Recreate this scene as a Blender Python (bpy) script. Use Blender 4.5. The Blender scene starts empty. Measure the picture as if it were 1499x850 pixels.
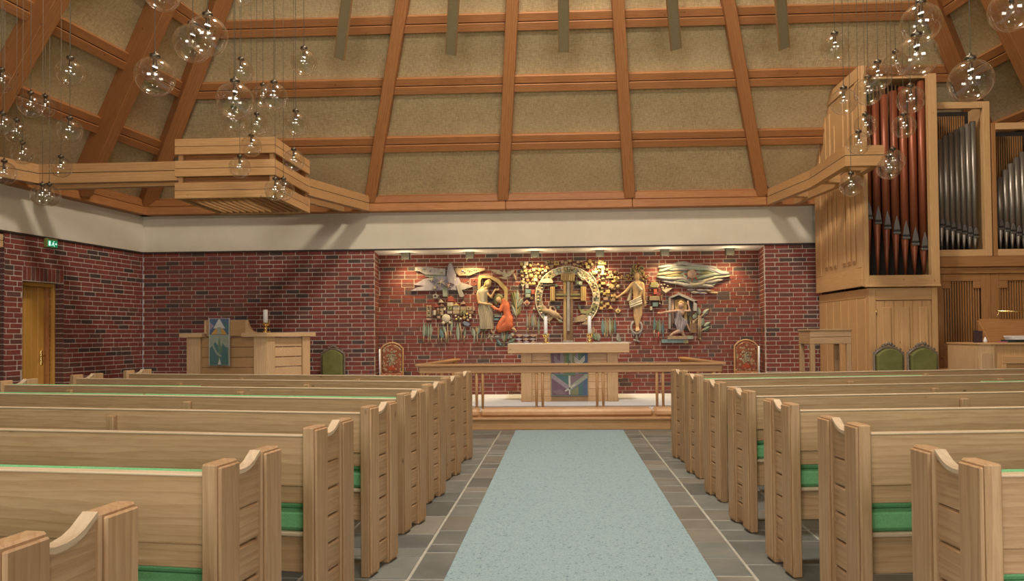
import bpy, math, random
from mathutils import Vector, Matrix
random.seed(7)
S = bpy.context.scene
COL = S.collection

# ------------------------------------------------------------------ camera
F, PX, PY, H = 1050.0, 779.0, 468.0, 1.4          # focal length and principal point in photo pixels, eye height
_yaw, _pit, _rol = math.atan(44/F), math.atan(20/F), .009
_r = Vector((math.cos(_yaw), math.sin(_yaw), 0))
_w = Vector((-math.sin(_yaw)*math.cos(_pit), math.cos(_yaw)*math.cos(_pit), math.sin(_pit)))
_u = Vector((math.sin(_yaw)*math.sin(_pit), -math.cos(_yaw)*math.sin(_pit), math.cos(_pit)))
CR = _r*math.cos(_rol) - _u*math.sin(_rol)
CU = _u*math.cos(_rol) + _r*math.sin(_rol)
cam = bpy.data.cameras.new('camera'); co = bpy.data.objects.new('camera', cam); COL.objects.link(co)
cam.sensor_fit = 'HORIZONTAL'; cam.sensor_width = 36; cam.lens = F/1499*36
cam.shift_x = -(PX-749.5)/1499; cam.shift_y = (PY-425)/1499
cam.clip_start = .05; cam.clip_end = 100
m = Matrix((CR, CU, -_w)).transposed().to_4x4(); m.translation = (0, 0, H)
co.matrix_world = m; S.camera = co
def ray(x, y): return _w*F + CR*(x-PX) + CU*(PY-y)
def P(x, y, Y):                                    # a measured photo point at a known distance
    d = ray(x, y); t = Y/d.y; return Vector((d.x*t, Y, H+d.z*t))
def PZ(x, y, Z):
    d = ray(x, y); t = (Z-H)/d.z; return Vector((d.x*t, d.y*t, Z))
def proj(p):
    v = Vector(p)-Vector((0, 0, H)); a = v.dot(_w)
    return (PX+F*v.dot(CR)/a, PY-F*v.dot(CU)/a) if a > .05 else (-9e3, -9e3)

# ------------------------------------------------------------------ light, world, exposure
wd = bpy.data.worlds.new('world'); S.world = wd; wd.use_nodes = True
wd.node_tree.nodes['Background'].inputs[0].default_value = (.8, .88, 1, 1)
wd.node_tree.nodes['Background'].inputs[1].default_value = .3
S.view_settings.view_transform = 'Standard'; S.view_settings.look = 'None'
S.view_settings.gamma = 1; S.view_settings.use_curve_mapping = False
S.view_settings.exposure = 0.1
def area(name, loc, target, sx, sy, power, color=(1, 1, 1)):
    l = bpy.data.lights.new(name, 'AREA'); l.shape = 'RECTANGLE'; l.size = sx; l.size_y = sy
    l.energy = power; l.color = color
    o = bpy.data.objects.new(name, l); COL.objects.link(o); o.location = loc
    o.rotation_euler = (Vector(target)-Vector(loc)).to_track_quat('-Z', 'Y').to_euler(); return o
area('lantern_daylight', (.09, 6.3, 10.9), (.09, 6.6, 0), 1.1, 1.1, 620, (1, .93, .82))
_l = bpy.data.lights.new('roof_fill_point', 'POINT'); _l.energy = 520; _l.color = (1, .9, .74); _l.shadow_soft_size = .35  # point light added below the lantern to brighten the roof slopes
_o = bpy.data.objects.new('roof_fill_point', _l); COL.objects.link(_o); _o.location = (.09, 6.2, 10.2)
area('rear_roof_fill', (.1, .3, 7.2), (.1, 12.8, 7.0), 3.2, 1.3, 330, (1, .93, .82))  # added fill from high at the rear, lifts the roof
area('rear_window_daylight', (-3.0, -3.7, 2.4), (-2, 8, 2.4), 3.2, 1.9, 165, (1, .97, .9))
area('rear_window_daylight', (3.2, -3.7, 2.4), (2, 8, 2.4), 3.2, 1.9, 165, (1, .97, .9))

# ------------------------------------------------------------------ mesh builder
class MB:
    def __init__(s): s.v = []; s.f = []; s.sm = []
    def add(s, vs, fs, M=None, smooth=False):
        n = len(s.v)
        s.v += [tuple(M @ Vector(p)) if M else tuple(p) for p in vs]
        s.f += [tuple(n+i for i in f) for f in fs]; s.sm += [smooth]*len(fs); return s
    def box(s, a, b, c=0.0, M=None):               # corners a, b; chamfer c
        lo = [min(a[i], b[i]) for i in range(3)]; hi = [max(a[i], b[i]) for i in range(3)]
        c = min(c, *[(hi[i]-lo[i])*.45 for i in range(3)])
        if c <= 0:
            vs = [(x, y, z) for z in (lo[2], hi[2]) for y in (lo[1], hi[1]) for x in (lo[0], hi[0])]
            return s.add(vs, [(0, 2, 3, 1), (4, 5, 7, 6), (0, 1, 5, 4), (2, 6, 7, 3), (0, 4, 6, 2), (1, 3, 7, 5)], M)
        vs = []; idx = {}
        for k in range(8):
            sg = (k & 1, k >> 1 & 1, k >> 2 & 1)
            for ax in range(3):
                p = [(hi[i] if sg[i] else lo[i]) - (0 if i == ax else (c if sg[i] else -c)) for i in range(3)]
                idx[(k, ax)] = len(vs); vs.append(p)
        fs = []
        for ax in range(3):
            u, w = (ax+1) % 3, (ax+2) % 3
            for sd in (0, 1):
                ks = [sd << ax | a << u | b2 << w for a, b2 in ((0, 0), (1, 0), (1, 1), (0, 1))]
                f = [idx[(k, ax)] for k in ks]; fs.append(tuple(f) if sd else tuple(f[::-1]))
        for ax in range(3):                        # edges running along ax
            u, w = (ax+1) % 3, (ax+2) % 3
            for a in (0, 1):
                for b2 in (0, 1):
                    k0 = a << u | b2 << w; k1 = k0 | 1 << ax
                    f = (idx[(k0, u)], idx[(k1, u)], idx[(k1, w)], idx[(k0, w)])
                    fs.append(f if a == b2 else f[::-1])
        for k in range(8):
            f = (idx[(k, 0)], idx[(k, 1)], idx[(k, 2)])
            fs.append(f if bin(k).count('1') % 2 else f[::-1])
        return s.add(vs, fs, M)
    def prism(s, pts, d0, d1, plane='XZ', M=None, inset=None):   # polygon extruded; inset=(scale, depth share) domes the far side
        if sum(pts[i][0]*pts[(i+1) % len(pts)][1]-pts[(i+1) % len(pts)][0]*pts[i][1] for i in range(len(pts))) < 0: pts = pts[::-1]
        def q(p, d): return (p[0], d, p[1]) if plane == 'XZ' else ((d, p[0], p[1]) if plane == 'YZ' else (p[0], p[1], d))
        n = len(pts)
        if inset:
            cx = sum(p[0] for p in pts)/n; cy = sum(p[1] for p in pts)/n; k = inset[0]; dm = d0+(d1-d0)*inset[1]
            top = [(cx+(p[0]-cx)*k, cy+(p[1]-cy)*k) for p in pts]
            vs = [q(p, d0) for p in pts]+[q(p, dm) for p in pts]+[q(p, d1) for p in top]; r = 3
        else: vs = [q(p, d0) for p in pts]+[q(p, d1) for p in pts]; r = 2
        fs = [tuple(range(n))[::-1], tuple(range((r-1)*n, r*n))]
        for k in range(r-1):
            for i in range(n):
                j = (i+1) % n; fs.append((k*n+i, k*n+j, (k+1)*n+j, (k+1)*n+i))
        flip = (d1 < d0) ^ (plane == 'XZ')
        if flip: fs = [f[::-1] for f in fs]
        return s.add(vs, fs, M)
    def tube(s, pts, rad, n=8, M=None, flat=1.0, cap=True):
        pts = [Vector(p) for p in pts]
        if not hasattr(rad, '__len__'): rad = [rad]*len(pts)
        vs = []; fs = []; ref = None
        for i, p in enumerate(pts):
            t = (pts[min(i+1, len(pts)-1)]-pts[max(i-1, 0)])
            t = t.normalized() if t.length > 1e-9 else Vector((0, 0, 1))
            if ref is None: ref = Vector((0, 1, 0)) if abs(t.y) < .9 else Vector((1, 0, 0))
            a = t.cross(ref).normalized(); b = a.cross(t)
            ref = b
            for k in range(n):
                an = 2*math.pi*k/n; vs.append(p+a*math.cos(an)*rad[i]+b*math.sin(an)*rad[i]*flat)
        for i in range(len(pts)-1):
            for k in range(n):
                j = (k+1) % n; fs.append((i*n+k, i*n+j, (i+1)*n+j, (i+1)*n+k))
        if cap: fs += [tuple(range(n))[::-1], tuple(range((len(pts)-1)*n, len(pts)*n))]
        return s.add(vs, fs, M, True)
    def lathe(s, prof, n=16, c=(0, 0, 0), M=None):  # profile [(r,z)...] bottom to top
        vs = [(c[0]+r*math.cos(2*math.pi*k/n), c[1]+r*math.sin(2*math.pi*k/n), c[2]+z) for r, z in prof for k in range(n)]
        fs = [(i*n+k, i*n+(k+1) % n, (i+1)*n+(k+1) % n, (i+1)*n+k) for i in range(len(prof)-1) for k in range(n)]
        if prof[0][0] > 1e-4: fs.append(tuple(range(n))[::-1])
        if prof[-1][0] > 1e-4: fs.append(tuple(range((len(prof)-1)*n, len(prof)*n)))
        return s.add(vs, fs, M, True)
    def ball(s, c, r, n=12, m=8, M=None):
        r = r if hasattr(r, '__len__') else (r, r, r)
        vs = []; fs = []
        for i in range(m+1):
            th = math.pi*i/m
            for k in range(n):
                a = 2*math.pi*k/n; q = max(math.sin(th), 1e-3)
                vs.append((c[0]+r[0]*q*math.cos(a), c[1]+r[1]*q*math.sin(a), c[2]-r[2]*math.cos(th)))
        fs = [(i*n+k, i*n+(k+1) % n, (i+1)*n+(k+1) % n, (i+1)*n+k) for i in range(m) for k in range(n)]
        return s.add(vs, fs, M, True)
    def mesh(s, name, mat):
        me = bpy.data.meshes.new(name); me.from_pydata(s.v, [], s.f)
        me.polygons.foreach_set('use_smooth', s.sm)
        me.materials.append(mat); me.update(); return me
def link(name, me, parent=None, loc=(0, 0, 0), rot=0):
    o = bpy.data.objects.new(name, me); COL.objects.link(o); o.location = loc
    if hasattr(rot, '__len__'): o.rotation_euler = rot
    else: o.rotation_euler.z = rot
    if parent: o.parent = parent
    return o
def obj(name, mb, mat, parent=None, loc=(0, 0, 0), rot=0): return link(name, mb.mesh(name, mat), parent, loc, rot)
def bx(name, a, b, mat, parent=None, c=.004): return obj(name, MB().box(a, b, c), mat, parent)
def tag(o, label, cat, group=None):
    o['label'] = label; o['category'] = cat
    if group: o['group'] = group
    return o
def thing(name, label, cat, loc=(0, 0, 0), rot=0, group=None): return tag(link(name, None, None, loc, rot), label, cat, group)
def struct(name, mb=None, mat=None, loc=(0, 0, 0), rot=0):
    o = link(name, mb.mesh(name, mat) if mb else None, None, loc, rot); o['kind'] = 'structure'; return o
def stuff(o): o['kind'] = 'stuff'; return o
def copy_tree(o, parent=None):
    c = o.copy(); COL.objects.link(c)
    if parent: c.parent = parent
    for ch in o.children: copy_tree(ch, c)
    return c

# ------------------------------------------------------------------ materials
def mat(name, col, rough=.6, metal=0, spec=.5, coat=0):
    m = bpy.data.materials.new(name); m.use_nodes = True; b = m.node_tree.nodes['Principled BSDF']
    b.inputs['Base Color'].default_value = (*col, 1); b.inputs['Roughness'].default_value = rough
    b.inputs['Metallic'].default_value = metal; b.inputs['Specular IOR Level'].default_value = spec
    b.inputs['Coat Weight'].default_value = coat
    return m
class N:                                           # small node helper
    def __init__(s, m): s.t = m.node_tree; s.b = s.t.nodes['Principled BSDF']
    def n(s, typ, **kw):
        x = s.t.nodes.new(typ)
        for k, v in kw.items():
            if k.startswith('i_'): x.inputs[k[2:].replace('_', ' ')].default_value = v
            else: setattr(x, k, v)
        return x
    def l(s, a, b): s.t.links.new(a, b)
    def coords(s, scale, rnd=True, kind='Object'):
        tc = s.n('ShaderNodeTexCoord'); mp = s.n('ShaderNodeMapping'); mp.inputs['Scale'].default_value = scale
        s.l(tc.outputs[kind], mp.inputs[0])
        if rnd:
            oi = s.n('ShaderNodeObjectInfo'); ml = s.n('ShaderNodeMath', operation='MULTIPLY'); ml.inputs[1].default_value = 37
            s.l(oi.outputs['Random'], ml.inputs[0]); s.l(ml.outputs[0], mp.inputs['Location'])
        return mp.outputs[0]
    def ramp(s, fac, stops):
        r = s.n('ShaderNodeValToRGB'); e = r.color_ramp.elements
        while len(e) < len(stops): e.new(.5)
        for i, (p, c) in enumerate(stops): e[i].position = p; e[i].color = (*c, 1)
        s.l(fac, r.inputs[0]); return r.outputs[0]
    def noise(s, vec, scale, detail=3, rough=.55, dist=0):
        x = s.n('ShaderNodeTexNoise'); x.inputs['Scale'].default_value = scale; x.inputs['Detail'].default_value = detail
        x.inputs['Roughness'].default_value = rough; x.inputs['Distortion'].default_value = dist
        s.l(vec, x.inputs['Vector']); return x.outputs[0]
    def mix(s, fac, a, b, mode='MIX'):
        x = s.n('ShaderNodeMix', data_type='RGBA', blend_type=mode)
        if isinstance(fac, (int, float)): x.inputs[0].default_value = fac
        else: s.l(fac, x.inputs[0])
        for k, v in ((6, a), (7, b)):
            if isinstance(v, tuple): x.inputs[k].default_value = (*v, 1)
            else: s.l(v, x.inputs[k])
        return x.outputs[2]
    def bump(s, h, strength=.3, dist=.002):
        x = s.n('ShaderNodeBump'); x.inputs['Strength'].default_value = strength; x.inputs['Distance'].default_value = dist
        s.l(h, x.inputs['Height']); s.l(x.outputs[0], s.b.inputs['Normal'])
    def col(s, c): s.l(c, s.b.inputs['Base Color'])
WOODS = {}
def wood(fam, light, dark, rough=.5, knots=.5, vary=.16, ring=26):
    for ax in 'XYZ':
        m = mat('%s_%s' % (fam, ax.lower()), light, rough, spec=.35); n = N(m)
        k = 'XYZ'.index(ax); sc = [1, 1, 1]; sc[k] = .07
        v = n.coords(tuple(sc))
        wv = n.n('ShaderNodeTexWave', wave_type='RINGS', rings_direction=ax, wave_profile='SAW')
        wv.inputs['Scale'].default_value = ring*.5; wv.inputs['Distortion'].default_value = 7; wv.inputs['Detail'].default_value = 2
        wv.inputs['Detail Scale'].default_value = 1.1
        n.l(v, wv.inputs['Vector'])
        lo = tuple(a*.45+b*.55 for a, b in zip(light, dark))
        c = n.ramp(wv.outputs[0], [(0, light), (.5, tuple(a*.75+b*.25 for a, b in zip(light, dark))), (1, tuple(a*.25+b*.75 for a, b in zip(light, dark)))])
        fine = n.ramp(n.noise(v, 70, 5, .65), [(.38, tuple(a*.3+b*.7 for a, b in zip(light, dark))), (.6, light)])
        c = n.mix(.5, c, fine)
        big = n.noise(v, 3, 2)
        c = n.mix(n.ramp(big, [(.35, (0, 0, 0)), (.75, (.55, .55, .55))]), c, tuple(a*.3+b*.7 for a, b in zip(light, dark)))
        if knots:
            sk = [8, 8, 8]; sk[k] = 4
            vv = n.n('ShaderNodeTexVoronoi'); vv.inputs['Scale'].default_value = 1
            n.l(n.coords(tuple(sk)), vv.inputs['Vector'])
            spot = n.ramp(vv.outputs['Distance'], [(.03, (.8, .8, .8)), (.1, (0, 0, 0))])
            ch = n.n('ShaderNodeSeparateColor'); n.l(vv.outputs['Color'], ch.inputs[0])
            gate = n.ramp(ch.outputs[0], [(.62-.2*knots, (0, 0, 0)), (.66-.2*knots, (1, 1, 1))])
            c = n.mix(n.mix(1.0, spot, gate, 'MULTIPLY'), c, tuple(x*.45 for x in dark))
        oi = n.n('ShaderNodeObjectInfo'); g = n.ramp(oi.outputs['Random'], [(0, (1-vary,)*3), (1, (1, 1, 1))])
        c = n.mix(1.0, c, g, 'MULTIPLY'); n.col(c); n.bump(wv.outputs[0], .12, .001)
        WOODS[(fam, ax)] = m
def W(f, ax): return WOODS[(f, ax)]
wood('pew_pine', (.57, .375, .205), (.31, .16, .065), .45)
wood('toplit_pine', (.68, .53, .36), (.5, .36, .22), .4, 0)  # paler pew pine with the bright top light put into its colour
wood('roof_pine', (.46, .20, .068), (.23, .078, .023), .5, .8)
wood('tie_pine', (.56, .325, .14), (.36, .17, .06), .5, .7)
wood('organ_oak', (.64, .39, .18), (.46, .25, .10), .42, .1, .08)
wood('organ_brown', (.40, .20, .07), (.25, .1, .03), .42, .1, .08)
wood('altar_pine', (.66, .445, .25), (.42, .24, .105), .45, .7, .08)
wood('rail_beech', (.52, .31, .145), (.35, .18, .07), .4, 0, .08)
wood('door_pine', (.62, .33, .07), (.42, .19, .03), .4, 0, .06)

def noisy(name, c1, c2, scale, rough=.8, detail=4, bump=0, sc=(1, 1, 1), metal=0, rnd=True, vary=0, spec=.4):
    m = mat(name, c1, rough, metal, spec); n = N(m); f = n.noise(n.coords(sc, rnd), scale, detail)
    c = n.ramp(f, [(.35, c1), (.65, c2)])
    if vary:
        oi = n.n('ShaderNodeObjectInfo'); c = n.mix(1.0, c, n.ramp(oi.outputs['Random'], [(0, (1-vary,)*3), (1, (1, 1, 1))]), 'MULTIPLY')
    n.col(c)
    if bump: n.bump(f, bump, .004)
    return m
M_BRICK = [noisy('brick_red', (.25, .056, .036), (.17, .04, .028), 30, .75, bump=.5, vary=.25),
           noisy('brick_brown', (.17, .062, .045), (.11, .045, .035), 30, .75, bump=.5, vary=.25),
           noisy('brick_burnt', (.085, .05, .04), (.055, .037, .03), 30, .6, bump=.5, vary=.2)]
M_MORTAR = noisy('mortar', (.52, .43, .35), (.42, .34, .28), 40, .95)
M_PLASTER = noisy('plaster', (.60, .53, .41), (.57, .50, .385), 3, .9)
M_WHITE = noisy('soffit_white', (.75, .73, .7), (.72, .7, .67), 3, .8)
M_FRAMEDK = mat('dark_trim', (.03, .02, .015), .6)
m = M_HESS = mat('hessian', (.38, .28, .15), .95, spec=.1); n = N(m)
v = n.coords((1, 1, 1)); wv = n.n('ShaderNodeTexNoise'); wv.inputs['Scale'].default_value = 1; wv.inputs['Detail'].default_value = 2
mp1 = n.coords((14, 120, 14)); mp2 = n.coords((120, 14, 14))
a1 = n.noise(mp1, 1, 2); a2 = n.noise(mp2, 1, 2)
ad = n.n('ShaderNodeMath', operation='ADD'); n.l(a1, ad.inputs[0]); n.l(a2, ad.inputs[1])
hf = n.n('ShaderNodeMath', operation='MULTIPLY'); hf.inputs[1].default_value = .5; n.l(ad.outputs[0], hf.inputs[0])
hc = n.ramp(hf.outputs[0], [(.36, (.40, .30, .155)), (.64, (.66, .515, .295))])
hb = n.ramp(n.noise(v, 1.3, 3), [(.3, (.86, .84, .82)), (.7, (1, 1, 1))])
n.col(n.mix(1.0, hc, hb, 'MULTIPLY')); n.bump(ad.outputs[0], .35, .004)
M_SLATE = [noisy('slate_tile', (.155, .17, .155), (.215, .215, .19), 5, .42, 5, .15, vary=.3),
           noisy('slate_tile_dark', (.11, .12, .115), (.16, .165, .15), 4, .4, 5, .15, vary=.3),
           noisy('slate_tile_brown', (.18, .17, .14), (.23, .215, .18), 4, .45, 5, .15, vary=.25)]
M_GROUT = noisy('grout', (.40, .39, .33), (.33, .32, .27), 20, .9)
m = M_CARPET = mat('blue_carpet', (.26, .36, .38), 1, spec=.05); n = N(m)
v = n.coords((1, 1, 1), False)
base = n.ramp(n.noise(v, 130, 3), [(.3, (.215, .31, .335)), (.7, (.34, .44, .455))])
fl = n.ramp(n.noise(v, 45, 2, .6), [(.63, (0, 0, 0)), (.68, (.8, .8, .8))])
fl2 = n.ramp(n.noise(v, 48.5, 2, .6, .6), [(.66, (0, 0, 0)), (.70, (.8, .8, .8))])
c = n.mix(fl, base, (.10, .17, .20)); c = n.mix(fl2, c, (.16, .2, .2)); n.col(c); n.bump(n.noise(v, 260, 2), .5, .006)
M_GREYCARPET = noisy('light_grey_carpet', (.55, .56, .58), (.66, .67, .69), 160, 1, spec=.05)
M_GREEN = noisy('green_wool', (.15, .37, .165), (.19, .45, .21), 180, .95, bump=.3, spec=.05)
M_OLIVE = noisy('olive_velvet', (.115, .115, .03), (.155, .15, .042), 8, .8)
M_LEATHER = noisy('tan_leather', (.52, .30, .15), (.60, .37, .2), 6, .42)
M_CARVED = noisy('carved_dark_wood', (.20, .15, .11), (.10, .075, .05), 50, .4)
M_BRASS = mat('brass', (.75, .55, .22), .22, 1)
M_PEWTER = mat('pewter', (.4, .38, .34), .3, 1)
M_CANDLE = mat('candle_wax', (.85, .85, .82), .4)
M_CLOTH = noisy('white_cloth', (.8, .79, .76), (.72, .71, .69), 12, .9)
M_BLACK = mat('black', (.012, .011, .01), .5)
M_DARKIN = mat('dark_interior', (.02, .013, .009), .9)
M_LAMPBOX = mat('lamp_housing', (.06, .055, .04), .5)
M_WIRE = mat('steel_wire', (.16, .13, .085), .6)
M_CAP = mat('bronze_cap', (.10, .08, .055), .35, .8)
M_COPPER = noisy('red_copper', (.27, .075, .03), (.18, .05, .021), 3, .42, sc=(1, 1, .12), metal=.35)
M_TIN = noisy('tin_pipe', (.36, .31, .25), (.26, .225, .18), 3, .4, sc=(1, 1, .12), metal=.75)
M_LIP = mat('lead_lip', (.18, .17, .155), .45, .7)
m = M_GLASS = bpy.data.materials.new('clear_glass'); m.use_nodes = True; n = m.node_tree
for x in list(n.nodes): n.nodes.remove(x)
o_ = n.nodes.new('ShaderNodeOutputMaterial'); g_ = n.nodes.new('ShaderNodeBsdfGlossy'); t_ = n.nodes.new('ShaderNodeBsdfTransparent')
f_ = n.nodes.new('ShaderNodeMath'); x_ = n.nodes.new('ShaderNodeMixShader'); lw = n.nodes.new('ShaderNodeLayerWeight'); pw = n.nodes.new('ShaderNodeMath')
pw.operation = 'POWER'; pw.inputs[1].default_value = 3.5; n.links.new(lw.outputs['Facing'], pw.inputs[0]); lw.inputs[0].default_value = .5
f_.operation = 'MULTIPLY_ADD'; f_.inputs[1].default_value = .75; f_.inputs[2].default_value = .11; n.links.new(pw.outputs[0], f_.inputs[0])
g_.inputs['Roughness'].default_value = .03; g_.inputs[0].default_value = (1, 1, 1, 1); t_.inputs[0].default_value = (.93, .92, .88, 1)
n.links.new(f_.outputs[0], x_.inputs[0]); n.links.new(t_.outputs[0], x_.inputs[1]); n.links.new(g_.outputs[0], x_.inputs[2]); n.links.new(x_.outputs[0], o_.inputs[0])
def emis(name, col, st):
    m = mat(name, col, .5); b = m.node_tree.nodes['Principled BSDF']
    b.inputs['Emission Color'].default_value = (*col, 1); b.inputs['Emission Strength'].default_value = st; return m

# ------------------------------------------------------------------ room geometry
CX = .09                                            # centre line of the nave
FY, NY, ZB, ZR0, ZR1 = 12.8, 13.65, 2.93, 3.6, 3.87 # front wall, niche wall, brick top, ring beam bottom and top
APEX = Vector((CX, 6.4, 13.2)); BY = -4.0
XL = lambda y: -7.66-.12*(FY-y)                     # side walls splay outwards towards the back
XR = lambda y: 2*CX-XL(y)
FL, FR = Vector((XL(FY), FY, ZR1)), Vector((XR(FY), FY, ZR1))
BL, BR = Vector((XL(BY), BY, ZR1)), Vector((XR(BY), BY, ZR1))
NXL, NXR = -3.385, 3.575                            # niche opening
def facet_z(p, q, x, y):
    n = (q-p).cross(APEX-p); return p.z-(n.x*(x-p.x)+n.y*(y-p.y))/n.z
def roof_z(x, y): return min(facet_z(a, b, x, y) for a, b in ((FL, FR), (BL, FL), (FR, BR), (BR, BL)))

BRICKS = {}
def brick_mesh(w, h, ci):
    k = (round(w, 3), round(h, 3), ci)
    if k not in BRICKS: BRICKS[k] = MB().box((-w/2, -.09, -h/2), (w/2, 0, h/2), .004).mesh('brick', M_BRICK[ci])
    return BRICKS[k]
def inview(p, lim=572):
    x, y = proj(p); return -15 < x < 1514 and -15 < y < lim
def brick_wall(root, L, z0, z1, holes=(), pitch=.24, course=.0775, off=(.0, .07), cap=300, headers=.0, hidden=lambda p: False):
    """local frame: x along the wall, +y into the room, z up"""
    mw = root.matrix_basis.copy(); cells = []
    nc = int(round((z1-z0)/course))
    for r in range(nc):
        z = z1-(r+.5)*(z1-z0)/nc
        x = -off[r % len(off)]
        while x < L-.02:
            w = pitch if random.random() > headers else pitch/2
            a, b = max(x, 0), min(x+w, L); x += w
            segs = [(a, b)]
            for (h0, h1, g0, g1) in holes:
                if g0 < z < g1:
                    ns = []
                    for (a_, b_) in segs:
                        if b_ <= h0 or a_ >= h1: ns.append((a_, b_))
                        else:
                            if a_ < h0: ns.append((a_, h0))
                            if b_ > h1: ns.append((h1, b_))
                    segs = ns
            for a_, b_ in segs:
                if b_-a_ > .035: cells.append((round((b_-a_-.013)/.012)*.012, (a_+b_)/2, z))
    vis = []; rest = []
    for c in cells:
        p = mw @ Vector((c[1], 0, c[2]))
        (vis if inview(p) and not hidden(p) else rest).append((c, (p-Vector((0, 0, H))).length))
    vis.sort(key=lambda t: t[1]-t[0][0]*8)
    mbs = [MB(), MB(), MB()]
    for i, (c, d) in enumerate(vis+rest):
        q = random.random(); ci = 0 if q < .72 else (1 if q < .92 else 2)
        pr = random.uniform(0, .006)
        if i < min(cap, len(vis)): link('brick', brick_mesh(c[0], (z1-z0)/nc-.0135, ci), root, (c[1], pr, c[2]))
        elif c[2] > .25 or True: mbs[ci].box((c[1]-c[0]/2, -.05, c[2]-.0325), (c[1]+c[0]/2, pr, c[2]+.0325))
    for i, b in enumerate(mbs):
        if b.v: stuff(obj('brickwork', b, M_BRICK[i], root))
# front walls (frames turned so local +y looks into the room)
behind_case = lambda p: p.x > 4.62
wfl = struct('wall_front_left', MB().box((0, -.05, -.05), (NXL-XL(FY), -.004, ZB)), M_MORTAR, (NXL, FY, 0), math.pi)
bpy.context.view_layer.update()
brick_wall(wfl, NXL-XL(FY), .0, ZB)
wfr = struct('wall_front_right', MB().box((0, -.05, -.05), (XR(FY)-NXR, -.004, ZB)), M_MORTAR, (XR(FY), FY, 0), math.pi)
brick_wall(wfr, XR(FY)-NXR, .0, ZB, hidden=behind_case)
wn = struct('wall_niche', MB().box((0, -.3, -.05), (NXR-NXL+.26, -.004, ZB)), M_MORTAR, (NXR+.13, NY, 0), math.pi)
brick_wall(wn, NXR-NXL+.26, .0, ZB, off=(0, .12, .06, .18), headers=.12)
for nm, x0, x1, ry in (('wall_niche_left', NXL, NXL-.13, 1), ('wall_niche_right', NXR, NXR+.13, -1)):
    d = Vector((x1-x0, NY-FY, 0)); L = d.length
    if ry > 0: o = (x1, NY, 0); a = math.atan2(-d.y, -d.x)   # x axis runs NY -> FY so +y points to +X
    else: o = (x0, FY, 0); a = math.atan2(d.y, d.x)
    w_ = struct(nm, MB().box((0 if ry > 0 else .06, -.1, 0), (L-.06 if ry > 0 else L, -.004, ZB)), M_MORTAR, o, a)
    brick_wall(w_, L, 0, ZB, off=(0, .12))
# side walls
angL = math.atan2(-1, -.12); LL = math.hypot(.12*(FY-BY), FY-BY)
holesL = [(1.80, 2.55, 0, 2.25), (2.86, 4.7, 0, 2.93), (1.80, 2.55, 2.25, 2.48)]
def slabwall(mb, L, z0, z1, holes, y0, y1):
    xs = sorted({0, L, *[h[0] for h in holes], *[h[1] for h in holes]})
    for a, b in zip(xs, xs[1:]):
        g = sorted((h[2], h[3]) for h in holes if h[0] <= a+1e-6 and h[1] >= b-1e-6)
        z = z0
        for h0, h1 in g:
            if h0 > z+1e-6: mb.box((a, y0, z), (b, y1, h0))
            z = max(z, h1)
        if z < z1: mb.box((a, y0, z), (b, y1, z1))
    return mb
wl = struct('wall_left', slabwall(MB(), LL, -.05, ZB, [(1.80, 2.55, -.05, 2.25), (2.86, 4.7, -.05, 2.93)], -.35, -.004), M_MORTAR, (XL(FY), FY, 0), angL)
brick_wall(wl, LL, 0, ZB, holes=holesL, off=(0, .12, .06, .18), headers=.06)
for k in range(10):                                 # soldier course over the door
    link('brick', MB().box((-.031, -.1, -.1), (.031, 0, .1), .004).mesh('brick', M_BRICK[k % 3 == 1]), wl, (1.84+k*.075, .006, 2.365))
for u, sg in ((1.80, 1), (2.55, -1), (2.86, 1)):        # brick reveals of the openings
    mb = MB()
    for r in range(38 if u == 2.86 else 29):
        mb.box((u-.006*(sg > 0), -.33, r*.0775+.006), (u+.006*(sg < 0)+.004*sg, -.001, r*.0775+.0715))
    stuff(obj('reveal_brickwork', mb, M_BRICK[1], wl))
obj('passage_wall', MB().box((2.5, -1.4, 0), (5.2, -1.3, 3)).box((2.8, -1.3, 0), (2.86, -.36, 3)).box((4.7, -1.3, 0), (4.76, -.36, 3)), M_BRICK[1], wl)
angR = math.atan2(1, -.12)
wr = struct('wall_right', MB().box((0, -.35, -.05), (LL, -.004, ZB)), M_MORTAR, (XR(BY), BY, 0), angR)
brick_wall(wr, LL, 0, ZB, off=(0, .12, .06, .18), cap=0)
wb = struct('wall_back', MB().box((XL(BY)-.2, BY-.3, -.05), (XR(BY)+.2, BY, ZR1)), M_PLASTER)
for i, x in enumerate((-4.6, 1.6)):
    w_ = struct('window_%d' % (i+1), MB().box((x, BY-.01, 1.4), (x+3.2, BY+.05, 1.48)).box((x, BY-.01, 3.3), (x+3.2, BY+.05, 3.38)).box((x, BY, 1.48), (x+.08, BY+.05, 3.3)).box((x+3.12, BY, 1.48), (x+3.2, BY+.05, 3.3)).box((x+1.56, BY, 1.48), (x+1.64, BY+.05, 3.3)), W('tie_pine', 'X'))
    obj('pane', MB().box((x+.08, BY+.005, 1.48), (x+3.12, BY+.02, 3.3)), emis('daylit_pane', (.85, .92, 1), 2.5), w_)
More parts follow.
